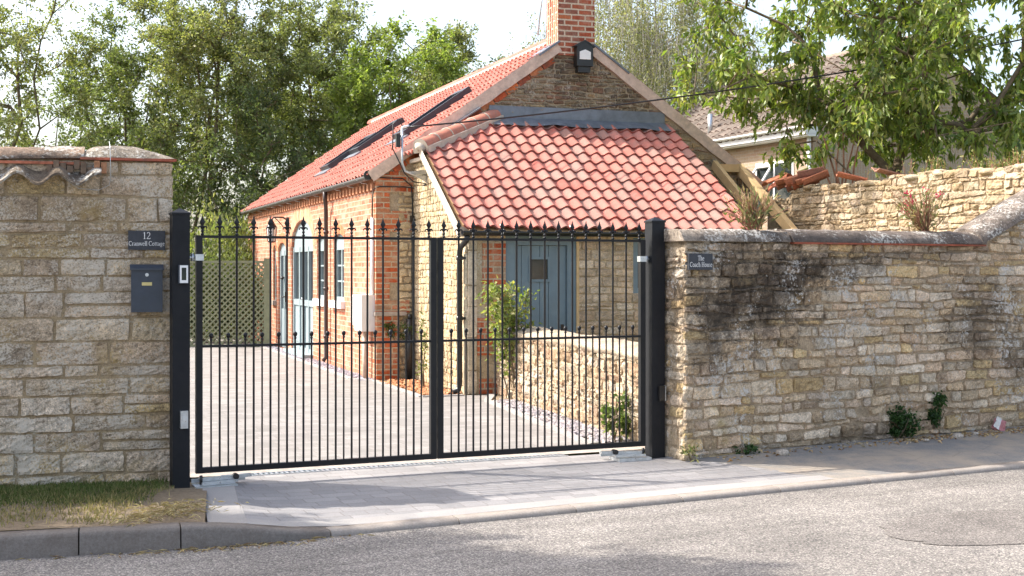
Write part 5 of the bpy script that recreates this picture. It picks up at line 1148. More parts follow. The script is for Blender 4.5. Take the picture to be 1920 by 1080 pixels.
# aerial
ap_ = H(HALF - .52, .35, 5.3); an = empty('tv_aerial', ap_, 'thin grey aerial pole with clamps, left of the chimney', 'aerial')
mb = MB(); mb.tube([ap_ + EV * .05 - Z * .1, ap_ + EV * .13 + Z * .55, ap_ + EV * .12 + Z * 1.6], .012, 6); mb.build('pole', 'galv', an)
mb = MB()
for z in (.62, .95, 1.25): mb.beam(ap_ + EV * -.04 + Z * z, ap_ + EV * .32 + Z * z, .02, .03)
mb.build('clamp', 'galv', an)
# ------------------------------------------------------------------ neighbouring house
ND = V3(-.4, .916).normalized(); NP = V3(ND.y, -ND.x); NC = V3(7.05, 31.2)
nh_ = empty('brick_house', NC + ND * 4 + NP * 3, 'two storey buff brick house with brown tiled roof, behind the cherry tree', 'house')
nf = Fr(NC, ND, Z, -NP)
mb = MB(); mb.box(Fr(NC, ND, NP, Z), 0, 9.2, 0, 6.4, 0, 5.0)
# gable walls
mb.prism(Fr(NC, NP, Z, -ND), [(0, 5.0), (6.4, 5.0), (3.2, 7.05)], -9.2, 0.004)
mb.build('wall', 'brick_buff', nh_)
pn = math.atan2(2.2, 3.2); sN = Vector(NP * math.cos(pn) + Z * math.sin(pn)); nN = Vector(-NP * math.sin(pn) + Z * math.cos(pn))
def brownt(rng, i, j): k = rng.uniform(.75, 1.2); return (.19 * k, .155 * k, .128 * k)
mb = MB(); pantiles(mb, NC - ND * .25 - NP * .35 + Z * 4.86 + ND * 9.8, -ND, sN, nN, 9.8, 4.35, cover=.3, gauge=.34, amp=.03, seed=81, colf=brownt, seg=6, lip=.03, lift=.04); 
sN2 = Vector(-NP * math.cos(pn) + Z * math.sin(pn)); nN2 = Vector(NP * math.sin(pn) + Z * math.cos(pn))
pantiles(mb, NC - ND * .25 + NP * 6.75 + Z * 4.86, ND, sN2, nN2, 9.8, 4.35, cover=.3, gauge=.34, amp=.03, seed=82, colf=brownt, seg=4)
mb.tube([NC - ND * .25 + NP * 3.2 + Z * 7.24, NC + ND * 9.5 + NP * 3.2 + Z * 7.24], .13, 10, (.3, .23, .18)); mb.build('roof', 'roof_brown', nh_)
mb = MB(); mb.box(nf, -.2, 9.4, 4.74, 4.92, .02, .36); mb.box(nf, -.2, 9.4, 4.70, 4.76, .02, .30); mb.build('fascia', 'white', nh_)
mb = MB(); gutter(mb, nf.p(-.2, 4.93, .42), nf.p(9.4, 4.93, .42), -NP, .06); mb.build('gutter', 'white', nh_)
mb = MB(); mb.tube([nf.p(.06, 4.8, .08), nf.p(.06, 0, .08)], .05, 8); mb.build('downpipe', 'white', nh_)
mb = MB(); a, b, c, d = .75, 2.35, 3.0, 4.24
for q in ((a, b, c, c + .06), (a, b, d - .06, d), (a, a + .06, c + .06, d - .06), (b - .06, b, c + .06, d - .06), (1.52, 1.58, c + .06, d - .06)): mb.box(nf, *q, -.05, .03)
nw = mb.build('window', 'white', nh_); m2 = MB(); m2.box(nf, a + .03, b - .03, c + .03, d - .03, -.03, .012); m2.build('pane', 'glass', nw)
m2 = MB(); f2 = Fr(nf.p(2.29, 4.16, .03), -ND, Vector(Z * -.82 - NP * .57), Vector(-NP * .82 + Z * .57))
for q in ((0, .70, 0, .06), (0, .70, .56, .62), (0, .06, .06, .56), (.64, .70, .06, .56)): m2.box(f2, *q, -.02, .02)
m2.build('sash', 'white', nw)
fp = NC + ND * 4.9 + NP * .25 + Z * 5.15
mb = MB(); mb.tube([fp, fp + Z * .62], .065, 10); mb.build('flue', 'galv', nh_)

# ------------------------------------------------------------------ trellis fence
tx0, tx1, ty = -9.6, -5.13, 27.6
tr = empty('trellis_fence', ((tx0 + tx1) / 2, ty, 0), 'olive green diagonal trellis fence across the far end of the driveway', 'fence')
mb = MB(); tf = Fr((tx0, ty, 0.05), (1, 0, 0), Z, (0, -1, 0)); Wt, Ht = tx1 - tx0, 1.68
k = -Ht
while k < Wt:
    for sgn, n in ((1, .018), (-1, .004)):
        u0, u1 = max(k, 0), min(k + Ht, Wt)
        if u1 - u0 > .02:
            v0, v1 = u0 - k, u1 - k
            if sgn < 0: v0, v1 = Ht - v0, Ht - v1
            mb.beam(tf.p(u0, v0, n), tf.p(u1, v1, n), .034, .014, up=(0, 1, 0))
    k += .125
mb.build('lattice', 'trellis', tr)
mb = MB(); mb.box(tf, 0, Wt, Ht, Ht + .05, -.02, .035); mb.box(tf, 0, Wt, -.05, .0, -.02, .035); mb.build('rail', 'trellis', tr)
for x in (Wt, Wt - 2.2, 0): 
    mb = MB(); mb.box(tf, x, x + .125, -.1, Ht + .10, -.09, .045); mb.build('post', 'trellis', tr, bevel=.006)

# ------------------------------------------------------------------ timber rafters beside the lean-to
for (s0, v1, z0, w, lab) in ((5.46, 1.5, 3.26, .07, 'pale pine rafter nearest the tiled lean-to, leaning from the gable wall'), (5.90, 2.7, 3.22, .10, 'long thick pine rafter farther from the lean-to, leaning from the gable wall')):
    a, b = H(s0, -.03, z0), H(s0, -v1, z0 - .65 * v1)
    mb = MB(); mb.beam(a, b, w, .14); tag(mb.build('rafter', 'pine', loc=b), lab, 'rafter', 'rafters of the unfinished lean-to')
mb = MB(); mb.beam(H(5.50, -.08, 3.20), H(5.848, -.08, 3.20), .13, .12); tag(mb.build('wall_plate', 'pine', loc=H(5.68, -.08, 3.2)), 'short orange pine wall plate between the two rafters', 'timber')

# ------------------------------------------------------------------ loose terracotta tiles on the yard wall
def tile_thing(p, rot, tilt, L=.36, w=.20, ridge=False, colr=(.46, .17, .10)):
    mb = MB(); rows = []; n = 9
    for q in (0, 1):
        r = []
        for k in range(n):
            x = k / (n - 1)
            r.append(Vector(((x - .5) * w, (q - .5) * L, (.05 * math.sin(math.pi * x) if ridge else .022 * math.cos(2 * math.pi * x + .5)))))
        rows.append(r)
    bot = [[v - Z * .018 for v in r] for r in rows]
    mb.grid(rows, colr, True); mb.grid(bot, colr, True, flip=True)
    for i in (0, 1): mb.grid([rows[i], bot[i]], colr, False, flip=i == 1)
    mb.grid([[rows[0][0], rows[1][0]], [bot[0][0], bot[1][0]]], colr, False); mb.grid([[rows[0][-1], rows[1][-1]], [bot[0][-1], bot[1][-1]]], colr, False, flip=True)
    o = mb.build('clay_tile', 'tile_old'); o.location = p; o.rotation_euler = (tilt[0], tilt[1], rot); return o
rr = random.Random(8); cols_ = [(.50, .19, .11), (.44, .15, .09), (.38, .17, .12), (.55, .23, .14), (.33, .15, .11)]
spec = [(0.15, -.05, 3.02, 1.3, (.35, .1), 1), (0.55, .05, 2.96, .9, (.25, -.2), 1), (0.8, .0, 2.92, 1.1, (.3, .1), 0), (1.0, .1, 2.97, .8, (.2, .35), 0), (1.15, -.02, 2.90, 1.0, (.3, .2), 0), (1.3, .06, 2.94, .75, (.25, .4), 0), (1.42, .0, 2.91, .85, (.3, .45), 0), (1.55, .06, 2.97, .8, (.2, .45), 0), (1.62, .02, 2.92, .8, (.25, .5), 0), (1.72, .04, 2.99, .8, (.15, .45), 0), (1.78, .0, 2.94, .82, (.2, .5), 0)]
for i, (u, n, z, rot, tl, rg) in enumerate(spec):
    o = tile_thing(fb.p(u * .78 - .42, z + rr.uniform(-.01, .03), n * 1.0 - .1), rot + rr.uniform(-.35, .35) + .2, (-tl[0] - rr.uniform(.0, .25), tl[1] + rr.uniform(-.2, .2)), L=.40, w=.22, ridge=bool(rg), colr=cols_[i % 5])
    tag(o, 'old curved ridge tile at the house end of the tile heap on the yard wall' if rg else 'broken terracotta tile in the heap slumped on the yard wall', 'roof tile', 'curved tiles at the end of the heap' if rg else 'broken tiles heaped on the yard wall')
o = tile_thing(fb.p(2.05, 2.90, .0), 1.5, (.25, .15), L=.42, w=.2, colr=(.55, .20, .12)); tag(o, 'single orange tile sticking out of the yard wall under the cherry stems', 'roof tile')
o = tile_thing(fb.p(2.75, 2.93, -.1), 1.9, (.2, -.1), L=.4, w=.2, colr=(.36, .19, .14)); tag(o, 'brown tile lying on the yard wall just right of the cherry trunk', 'roof tile')

# ------------------------------------------------------------------ trees
def tubes_np(name, segs, mat, parent, seg=6):
    """segs: list of (p0,p1,r0,r1)"""
    n = len(segs); P0 = np.array([s[0] for s in segs]); P1 = np.array([s[1] for s in segs]); r0 = np.array([s[2] for s in segs])[:, None]; r1 = np.array([s[3] for s in segs])[:, None]
    D = norm(P1 - P0); ref = np.where(np.abs(D[:, 2:3]) > .9, np.array([[1., 0, 0]]), np.array([[0, 0, 1.]])); X = norm(np.cross(D, ref)); Y = np.cross(D, X)
    rings = []
    for P, r in ((P0, r0), (P1 + D * r1 * .3, r1)):
        for k in range(seg): a = 2 * math.pi * k / seg; rings.append(P + (X * math.cos(a) + Y * math.sin(a)) * r)
    V = np.stack(rings, 1).reshape(-1, 3); b = np.arange(n)[:, None] * 2 * seg; F = []
    for k in range(seg): F.append(b + np.array([[k, (k + 1) % seg, seg + (k + 1) % seg, seg + k]]))
    F = np.concatenate(F, 0); o = np_mesh(name, V, F, np.full((len(F), 3), .3), mat, parent)
    o.data.polygons.foreach_set('use_smooth', np.ones(len(F), dtype=bool)); return o
def tree(name, label, base, cen, rad, ncl=110, nlf=110, ll=.11, lw=.06, cr=.55, cols=None, trunk_r=.12, seed=1, droop=0.0, mat='leaf', bark='bark', stems=1, group=None, cat='tree', shell=.45, noise_cut=-.15, thin=.007, flat=.6, low=0.0, coljit=.28, crown_parts='crown', lean=(0, 0), string=0.0, hang=0.0, keepf=None):
    rg = np.random.default_rng(seed); base = np.array(base, float); cen = np.array(cen, float); rad = np.array(rad, float)
    root = empty(name, tuple(base), label, cat, group)
    nodes = [base]; par = [-1]; kids = {}
    for s in range(stems):
        off = np.array([rg.normal() * .35, rg.normal() * .35, 0]) * (s > 0); prev = 0
        if s: nodes.append(base + off); par.append(-1); prev = len(nodes) - 1
        tip = cen + rad * np.array([rg.normal() * .25 * (stems > 1) + lean[0], rg.normal() * .25 * (stems > 1) + lean[1], rg.uniform(.1, .6)])
        st = nodes[prev]; K = 7
        for k in range(1, K + 1):
            f = k / K; p = st * (1 - f) + tip * f + rg.normal(0, .06, 3) * rad[0] * .8 * math.sin(math.pi * f); nodes.append(p); par.append(prev); prev = len(nodes) - 1
    pts = []
    while len(pts) < ncl:
        d = rg.normal(size=3); d /= np.linalg.norm(d); r = rg.uniform(0, 1) ** shell; p = d * r
        if p[2] < -.75 + low: continue
        q = cen + p * rad
        if noise.noise(Vector(q * 0.75) + Vector((seed * 3.1, 0, 0))) < noise_cut: continue
        if keepf and not keepf(q): continue
        pts.append(q)
    pts.sort(key=lambda q: np.linalg.norm((q - cen) * np.array([1, 1, .6])) + .3 * abs(q[2] - base[2]) * 0)
    ends = []
    for q in pts:
        A = np.array(nodes); d = q - A; dist = np.linalg.norm(d, axis=1); pen = dist + np.maximum(0, A[:, 2] - q[2] + .15 * dist) * 1.5 + (A[:, 2] < base[2] + .22 * (cen[2] - base[2])) * 2.5
        pen[0] += 9
        j = int(np.argmin(pen)); a = A[j]; L = dist[j]; n = max(1, int(L / .55)); prev = j
        side = rg.normal(0, .13, 3) * L; side[2] = -abs(side[2]) * .4 + .10 * L * (1 - droop)
        for k in range(1, n + 1):
            f = k / n; p = a * (1 - f) + q * f + side * math.sin(math.pi * f) + rg.normal(0, .02, 3); nodes.append(p); par.append(prev); prev = len(nodes) - 1
        ends.append(prev)
    nn = len(nodes); acc = np.zeros(nn)
    for e in ends: acc[e] += thin ** 2.3
    for i in range(nn - 1, -1, -1):
        acc[i] = max(acc[i], (thin * .8) ** 2.3)
        if par[i] >= 0: acc[par[i]] += acc[i]
    rr_ = np.minimum(acc ** (1 / 2.3), trunk_r)
    segs = [(nodes[par[i]], nodes[i], min(rr_[par[i]], rr_[i] * 1.6 + .01), rr_[i]) for i in range(nn) if par[i] >= 0]
    # twigs and leaves
    C, D, N, S = [], [], [], []
    for ei, e in enumerate(ends):
        q = nodes[e]; out = q - cen; out = out / (np.linalg.norm(out) + 1e-6); n = int(nlf * rg.uniform(.55, 1.35)); ntw = max(3, n // 14)
        k_c = rg.uniform(.75, 1.3)
        for t in range(ntw):
            d = out * .6 + rg.normal(0, .75, 3) + np.array([0, 0, .25 - droop]); d /= np.linalg.norm(d); L = cr * rg.uniform(.5, 1.25)
            if string: d = np.array([rg.normal() * .12, rg.normal() * .12, -1.0]); L = cr * rg.uniform(.6, 1.8) * string; o0 = q + rg.normal(0, cr * .5, 3)
            else: o0 = q
            m = o0 + d * L * .5 + np.array([0, 0, -.06 * L - .2 * droop * L]); t_ = o0 + d * L + np.array([0, 0, -.2 * L * (droop + .15)])
            segs.append((o0, m, thin * .7, thin * .5)); segs.append((m, t_, thin * .5, thin * .25))
            kk = max(3, n // ntw); f = rg.uniform(.12, 1.05, kk)[:, None]
            p = np.where(f < .5, o0 + (m - o0) * f * 2, m + (t_ - m) * (f * 2 - 1)) + rg.normal(0, cr * .10, (kk, 3))
            dd = d * .5 + rg.normal(0, .75, (kk, 3)) + np.array([0, 0, -.15 - hang])
            C.append(p); D.append(dd); nv = rg.normal(0, 1, (kk, 3)) * np.array([1, 1, .6]) + np.array([0, 0, flat]); N.append(nv); S.append(np.full(kk, k_c * rg.uniform(.85, 1.15)))
    C = np.concatenate(C); D = np.concatenate(D); N = np.concatenate(N); S = np.concatenate(S); n = len(C)
    cols = np.array(cols or [(.085, .115, .035), (.11, .135, .04), (.065, .095, .03)]); cc = cols[rg.integers(0, len(cols), n)] * S[:, None] * rg.uniform(1 - coljit, 1 + coljit, (n, 1))
    tubes_np('trunk', segs, bark, root)
    leaves(crown_parts, C, norm(D), norm(N), ll * rg.uniform(.6, 1.25, n), lw * rg.uniform(.7, 1.2, n), cc, mat, root, fold=.2, curl=.15)
    return root
G1 = [(.235, .26, .11), (.285, .30, .14), (.185, .215, .09), (.31, .305, .16)]
G2 = [(.17, .205, .09), (.21, .235, .105), (.135, .17, .075)]
G3 = [(.21, .27, .07), (.26, .31, .095), (.17, .225, .06)]
G4 = [(.12, .155, .075), (.145, .175, .08), (.095, .13, .06)]
BT = 'trees beyond the driveway'
tree('ash_tree', 'tall airy tree at the far left edge, bare limbs showing through thin leaves', (-14.0, 37, 0), (-14.3, 37, 7.0), (2.9, 2.4, 4.6), 180, 110, .12, .06, .55, G1, .17, 101, stems=2, group=BT, noise_cut=-.12)
tree('ash_tree', 'lower thin tree right of the far left tree, under the gap of open sky', (-11.4, 40, 0), (-11.2, 40, 6.1), (2.3, 2.2, 3.5), 190, 125, .12, .06, .55, G2, .14, 102, stems=2, group=BT)
tree('ash_tree', 'tall full crowned tree reaching the top of the picture, above the left gate post', (-8.6, 38, 0), (-8.5, 38, 7.3), (2.4, 2.3, 3.9), 260, 140, .12, .062, .52, G1, .17, 103, stems=2, group=BT)
tree('ash_tree', 'tall tree with pale olive crown behind the far end of the cottage', (-6.1, 41, 0), (-5.9, 41, 6.9), (2.5, 2.3, 3.4), 260, 140, .12, .062, .52, [(.235, .26, .12), (.28, .295, .14), (.19, .22, .10)], .16, 104, stems=2, group=BT)
tree('lime_tree', 'bright yellow green tree just above the cottage roof', (-3.3, 37.5, 0), (-3.15, 37.5, 5.9), (1.85, 1.7, 2.7), 150, 140, .13, .075, .5, G3, .12, 105, group=BT, flat=1.0)
tree('ash_tree', 'small loose tree where the treetops slope down to the cottage ridge', (-2.2, 43, 0), (-1.7, 43, 6.9), (1.9, 1.6, 2.3), 160, 125, .12, .06, .55, G1, .11, 106, group=BT)
tree('ash_tree', 'dark dense lower tree directly behind the far cottage eave', (-6.6, 36, 0), (-6.5, 36.2, 3.6), (2.1, 1.8, 2.7), 115, 110, .11, .058, .5, G4, .12, 107, stems=2, group=BT)
tree('ash_tree', 'low leafy tree between the left wall pier and the gate spears', (-9.9, 36, 0), (-9.8, 36.3, 3.4), (2.2, 1.6, 2.3), 95, 95, .11, .06, .55, G2, .12, 108, stems=3, group=BT, noise_cut=-.02)
tree('ash_tree', 'distant tree filling in behind the tall full crowned tree', (-9.5, 52, 0), (-9.5, 52, 6.5), (4.5, 2.5, 4.0), 130, 90, .15, .08, .75, G2, .16, 109, stems=2, group=BT)
tree('ash_tree', 'distant dark tree filling in behind the pale olive crown', (-4.6, 53, 0), (-4.4, 53, 6.2), (4.0, 2.4, 3.6), 140, 100, .15, .08, .75, G2, .16, 110, stems=2, group=BT)
tree('ash_tree', 'distant thin tree filling in behind the far left tree', (-17.0, 50, 0), (-17, 50, 5.6), (4.0, 2.4, 3.6), 90, 80, .16, .08, .8, G2, .16, 111, stems=2, group=BT)
tree('birch_tree', 'large birch with drooping grey green foliage behind the right slope of the cottage roof', (4.4, 42, 0), (4.5, 42, 8.4), (3.6, 2.6, 4.4), 230, 230, .09, .055, .75, [(.30, .30, .18), (.25, .265, .14), (.35, .335, .21)], .16, 121, droop=.6, string=1.0, bark='bark_birch', hang=.5, noise_cut=-.2)
tree('birch_tree', 'thin birch spray just left of the chimney', (1.0, 44, 0), (1.05, 44, 7.7), (.75, .7, 1.5), 34, 130, .09, .055, .6, [(.21, .22, .11), (.25, .25, .14)], .09, 122, droop=.6, string=.8, bark='bark_birch', hang=.5)
ct = tree('cherry_tree', 'spreading cherry tree with large drooping leaves above the sunlit yard wall', (5.2, 20.3, 0), (6.15, 20.3, 5.0), (3.75, 2.2, 2.7), 360, 84, .15, .06, .42, [(.21, .275, .06), (.165, .23, .05), (.26, .31, .08), (.11, .17, .045), (.30, .31, .10)], .13, 131, droop=.35, mat='leaf_cherry', hang=.9, noise_cut=-.22, thin=.008, flat=.8, low=.12, stems=2, keepf=lambda q: q[2] > (4.25 if q[0] < 3.8 else max(3.05, 4.25 - (q[0] - 3.8) * 1.05)) and not (abs(q[0] - 5.25) < .55 and q[2] < 3.75))
mb = MB(); rr = random.Random(4)
for k in range(7): 
    a = Vector((4.95 + rr.uniform(-.12, .12), 19.9, 2.6)); b = a + Vector((rr.uniform(-.35, .3), rr.uniform(-.2, .2), rr.uniform(.6, 1.2))); mb.tube([a, a.lerp(b, .5) + Vector((rr.uniform(-.04, .04), 0, 0)), b], [.018, .014, .008], 6)
mb.build('sucker', 'stem', ct)
# hedge and laurel beyond the fence
def shrub(name, label, c, r, n, cols, ll=.09, lw=.045, seed=1, cat='shrub', group=None, mat='leaf', stems=6, flat=.6, up=0.3):
    rg = np.random.default_rng(seed); c = np.array(c, float); r = np.array(r, float); root = empty(name, tuple(c), label, cat, group)
    segs = []; tips = []
    for k in range(stems):
        tip = c + np.array([rg.uniform(-.8, .8) * r[0], rg.uniform(-.8, .8) * r[1], r[2] * rg.uniform(.7, 1.9)]); o0 = c + np.array([rg.uniform(-.25, .25) * r[0], rg.uniform(-.25, .25) * r[1], 0])
        m = (o0 + tip) / 2 + rg.normal(0, .06, 3) * r; segs += [(o0, m, .012 * r[2] + .004, .008 * r[2] + .003), (m, tip, .008 * r[2] + .003, .003)]; tips += [m, tip]
    tubes_np('stem', segs, 'bark', root)
    nc = max(8, n // 40); d = norm(rg.normal(size=(nc, 3))) * rg.uniform(.25, 1, (nc, 1)) ** .5; cl = c + np.array([0, 0, r[2]]) + d * r
    p = cl[rg.integers(0, nc, n)] + rg.normal(0, .17, (n, 3)) * r * np.array([1, 1, .8]); p = p[p[:, 2] > c[2] + .01]; n = len(p)
    cc = np.array(cols)[rg.integers(0, len(cols), n)] * rg.uniform(.65, 1.3, (n, 1))
    leaves('foliage', p, norm(rg.normal(0, .7, (n, 3)) + np.array([0, 0, up]) + (p - c) * .5), norm(rg.normal(0, 1, (n, 3)) + np.array([0, -.4, flat])), ll * rg.uniform(.6, 1.2, n), lw * rg.uniform(.7, 1.2, n), cc, mat, root)
    return root
shrub('laurel_shrub', 'bright green laurel showing between the left gate post and gate', (-7.35, 29.4, 0), (.55, .5, 1.2), 1500, G3, .16, .07, 5, stems=8)
shrub('hedge_shrub', 'dark shrub behind the left half of the trellis', (-6.9, 29.2, 0), (.8, .5, 1.0), 2600, G4, .13, .06, 6, group='dark shrubs behind the trellis')
shrub('hedge_shrub', 'dark shrub behind the right half of the trellis beside the cottage', (-5.75, 29.3, 0), (.7, .5, .95), 2400, G4, .13, .06, 7, group='dark shrubs behind the trellis')
shrub('hedge_shrub', 'mid green shrub above the middle of the trellis', (-6.3, 30.6, 0), (1.0, .6, 1.35), 2400, G2, .13, .06, 8)
shrub('hedge_shrub', 'light green shrub above the trellis beside the laurel', (-7.0, 31.2, 0), (.9, .6, 1.5), 2200, G1, .13, .06, 12)
# planting near the cottage
sh_c = [(.22, .27, .075), (.28, .31, .11), (.17, .23, .06), (.34, .32, .13)]
rg = np.random.default_rng(14); bc = np.array([0.02, 16.35, 0.0]); root = empty('rose_shrub', tuple(bc), 'tall leggy shrub with pale green leaves in front of the blue door', 'shrub')
segs = []; tw = []
for k in range(9):
    b = bc + np.array([rg.normal() * .07, rg.normal() * .07, 0]); lean = np.array([-.13 + rg.normal() * .08, rg.normal() * .08, 1.0]); h = rg.uniform(.9, 1.42); p0 = b
    for j in range(1, 8):
        p1 = b + lean * h * j / 7 + rg.normal(0, .018, 3); segs.append((p0, p1, .011 - .0009 * j, .0102 - .0009 * j)); p0 = p1
        if j > 1:
            for q in range(2 if j < 4 else 5): e = p1 + np.array([rg.normal() * .075, rg.normal() * .07, rg.uniform(-.02, .12)]); segs.append((p1, e, .004, .002)); tw.append((p1, e, j))
tubes_np('stem', segs, 'bark', root)
P = []
for a, e, j in tw:
    n = 2 if j < 4 else 8
    f = rg.uniform(.2, 1.1, (n, 1)); P.append(a + (e - a) * f + rg.normal(0, .035, (n, 3)))
P = np.concatenate(P); n = len(P)
leaves('foliage', P, norm(rg.normal(0, .8, (n, 3)) + np.array([-.1, -.2, -.1])), norm(rg.normal(0, .7, (n, 3)) + np.array([-.4, -.3, .8])), .078 * rg.uniform(.6, 1.2, n), .044 * rg.uniform(.7, 1.2, n), np.array(sh_c)[rg.integers(0, 4, n)] * rg.uniform(.75, 1.2, (n, 1)), 'leaf', root)
shrub('small_shrub', 'small round leafy shrub at the foot of the low wall by the right gate post', (0.98, 12.35, 0), (.14, .14, .24), 420, [(.13, .19, .06), (.2, .25, .1), (.09, .14, .04)], .055, .032, 15)
shrub('climbing_weed', 'straggly weed climbing the cream lean-to wall in the bark bed', (-1.2, 17.9, 0), (.10, .22, .45), 160, [(.25, .27, .13), (.2, .22, .09)], .06, .03, 16, stems=5, mat='dry')
shrub('climbing_weed', 'green weeds growing on the ledge of the brick corner', tuple(hg.p(.3, .55, .14)), (.22, .05, .2), 220, [(.10, .14, .045), (.07, .1, .03)], .05, .03, 17, stems=4)
# wall plants and weeds
def dry_plant(label, p, rx, h, seed, flower=False, n=60):
    rg = np.random.default_rng(seed); p = np.array(p); root = empty('wall_plant', tuple(p), label, 'plant'); segs, C, D, F = [], [], [], []
    for k in range(n):
        d = np.array([rg.normal() * rx, rg.normal() * rx * .6, h * rg.uniform(.35, 1.1)]); m = p + d * .55 + np.array([0, 0, .03]); t = p + d
        segs += [(p + rg.normal(0, .02, 3) * np.array([1, 1, 0]), m, .0045, .0035), (m, t, .0035, .002)]
        for q in range(7): f = rg.uniform(.15, 1); C.append(p + d * f + rg.normal(0, .012, 3)); D.append(d * .6 + rg.normal(0, .25, 3) * h)
        if flower and rg.random() < .18: F += [t + rg.normal(0, .016, 3) for _ in range(14)]
    tubes_np('stem', segs, 'stem', root); C = np.array(C); D = np.array(D); n = len(C)
    cl = np.array([(.24, .25, .10), (.36, .31, .17), (.17, .20, .08), (.40, .29, .18)])[rg.integers(0, 4, n)]
    leaves('foliage', C, D, rg.normal(0, 1, (n, 3)), .075 * rg.uniform(.5, 1.2, n), .017 * rg.uniform(.7, 1.3, n), cl * rg.uniform(.7, 1.2, (n, 1)), 'dry', root)
    if F: F = np.array(F); n = len(F); leaves('flower', F, rg.normal(0, 1, (n, 3)), rg.normal(0, 1, (n, 3)), np.full(n, .03), np.full(n, .02), np.tile(np.array([[.50, .05, .12]]), (n, 1)), 'dry', root)
dry_plant('straggly dry plant with reddish stems on the coping in front of the pine rafter', wall(.86, -.1, 1.93), .12, .36, 31, n=70)
dry_plant('bushy plant with small crimson flowers on the coping before the ramp', wall(3.12, -.2, 1.94), .15, .42, 32, True, 70)
WC = [(.05, .10, .032), (.07, .135, .045), (.035, .075, .025)]
shrub('wall_weed', 'dark green clump at the wall foot left of the higher clump', wall(2.52, .03, 0.02), (.16, .07, .14), 1300, WC, .034, .024, 33, 'weed', stems=8, flat=.2)
shrub('wall_weed', 'dark green clump rooted slightly higher in the wall, farther right', wall(3.02, .03, 0.08), (.12, .06, .16), 1000, WC, .032, .022, 34, 'weed', stems=8, flat=.2)
shrub('wall_weed', 'tiny green weed at the wall foot near the gate end', wall(.62, .05, 0.0), (.10, .05, .05), 120, WC, .035, .02, 35, 'weed', stems=4)
shrub('wall_weed', 'small dry weed between the right gate post and the wall end', wall(.0, .1, 0.0), (.06, .05, .06), 50, [(.3, .28, .12), (.14, .18, .06)], .06, .014, 36, 'weed', stems=4, mat='dry')
rg = np.random.default_rng(41); segs = []; C = []
for k in range(120):
    u = rg.uniform(4.4, 7.4) if k > 25 else rg.uniform(2.2, 4.4); b = np.array(fb.p(u, top_b(u) - .02, -rg.uniform(.05, .35))); t = b + np.array([rg.normal() * .04, rg.normal() * .04, rg.uniform(.06, .24)]); segs.append((b, t, .004, .002))
    for q in range(10): f = rg.uniform(.2, 1); C.append(b + (t - b) * f + rg.normal(0, .015, 3))
C = np.array(C); n = len(C); gw = leaves('wall_top_weeds', C, rg.normal(0, 1, (n, 3)) + np.array([0, 0, .6]), rg.normal(0, 1, (n, 3)), .045 * rg.uniform(.5, 1.2, n), .02 * rg.uniform(.6, 1.2, n), np.array([(.22, .24, .09), (.33, .31, .14), (.15, .19, .06)])[rg.integers(0, 3, n)], 'dry', None, tuple(fb.p(6, 2.9, 0)))
tag(gw, 'thin seeding weeds along the top of the sunlit yard wall', 'weeds', kind='stuff')
tubes_np('weed_stalks', segs, 'stem', gw)

# ------------------------------------------------------------------ loose ground cover
def vz(x, y):
    ky = kerb_y(x) + .13; f = max(0, min(1, (y - ky) / (9.98 + .3 * min(0, x + 2.54) - ky))); return kerb_top(x) * (1 - f) + .03 * f + .03 * noise.noise(Vector((x * 2.2, y * 2.2, 4)))
rg = np.random.default_rng(51)
def blades(name, n, green, xr, lo, hi, hgt, label, prob):
    C, D, cc, L = [], [], [], []
    while len(C) < n:
        x = rg.uniform(*xr); f = rg.uniform(lo, hi); ky = kerb_y(x) + .14; y = ky + (9.94 + .3 * min(0, x + 2.54) - ky) * f
        if rg.uniform() > prob(x, f): continue
        C.append((x, y, vz(x, y) - .005)); D.append(rg.normal(0, .45, 3) + np.array([0, 0, 1.0])); k = rg.uniform(.65, 1.3); g = green[rg.integers(0, len(green))]; cc.append(np.array(g) * k); L.append(hgt * rg.uniform(.5, 1.3))
    C, D, cc, L = map(np.array, (C, D, cc, L)); o = leaves(name, C, D, rg.normal(0, 1, (n, 3)) + np.array([0, -1, 0]), L, np.full(n, .006), cc, 'dry', None, (-3.3, 9.4, 0.03), fold=.1, curl=.25)
    tag(o, label, 'grass', kind='stuff')
edge = lambda x, f: (1 if x < -2.75 else max(0, 1 - (x + 2.75) / .3)) 
pat = lambda x, f: noise.noise(Vector((x * 2.4, f * 3.0, 7)))
blades('grass', 15000, [(.12, .165, .05), (.17, .20, .07), (.10, .14, .04), (.26, .24, .11)], (-5.2, -2.35), .40, 1.0, .040, 'short green grass along the foot of the left wall', lambda x, f: edge(x, f) * min(1, max(.03, (f - .50) * 4 + pat(x, f) * .8)))
blades('dry_grass', 5200, [(.42, .34, .17), (.33, .28, .13), (.26, .25, .10)], (-5.2, -2.2), .02, .8, .04, 'dry yellow grass between the green grass and the kerb', lambda x, f: edge(x - .15, f) * min(1, max(.06, .40 + pat(x + 5, f) * 1.2)))
def litter(name, n, gen, L, W, cols, label, cat, matn='dry', flat_=2.5, loc=(0, 0, 0), curl=.2):
    C = np.array([gen() for _ in range(n)]); D = rg.normal(0, 1, (n, 3)) * np.array([1, 1, .12]); N = rg.normal(0, .35, (n, 3)) + np.array([0, 0, 1.0])
    o = leaves(name, C, D, N, L * rg.uniform(.5, 1.4, n), W * rg.uniform(.6, 1.3, n), np.array(cols)[rg.integers(0, len(cols), n)] * rg.uniform(.75, 1.25, (n, 1)), matn, None, loc, fold=.15, curl=curl); return tag(o, label, cat, kind='stuff')
def g_straw():
    x = rg.normal(-2.22, .13); y = rg.uniform(kerb_y(x) + .15, kerb_y(x) + .75) + rg.normal(0, .05); return (x, y, vz(x, y) + rg.uniform(.004, .045))
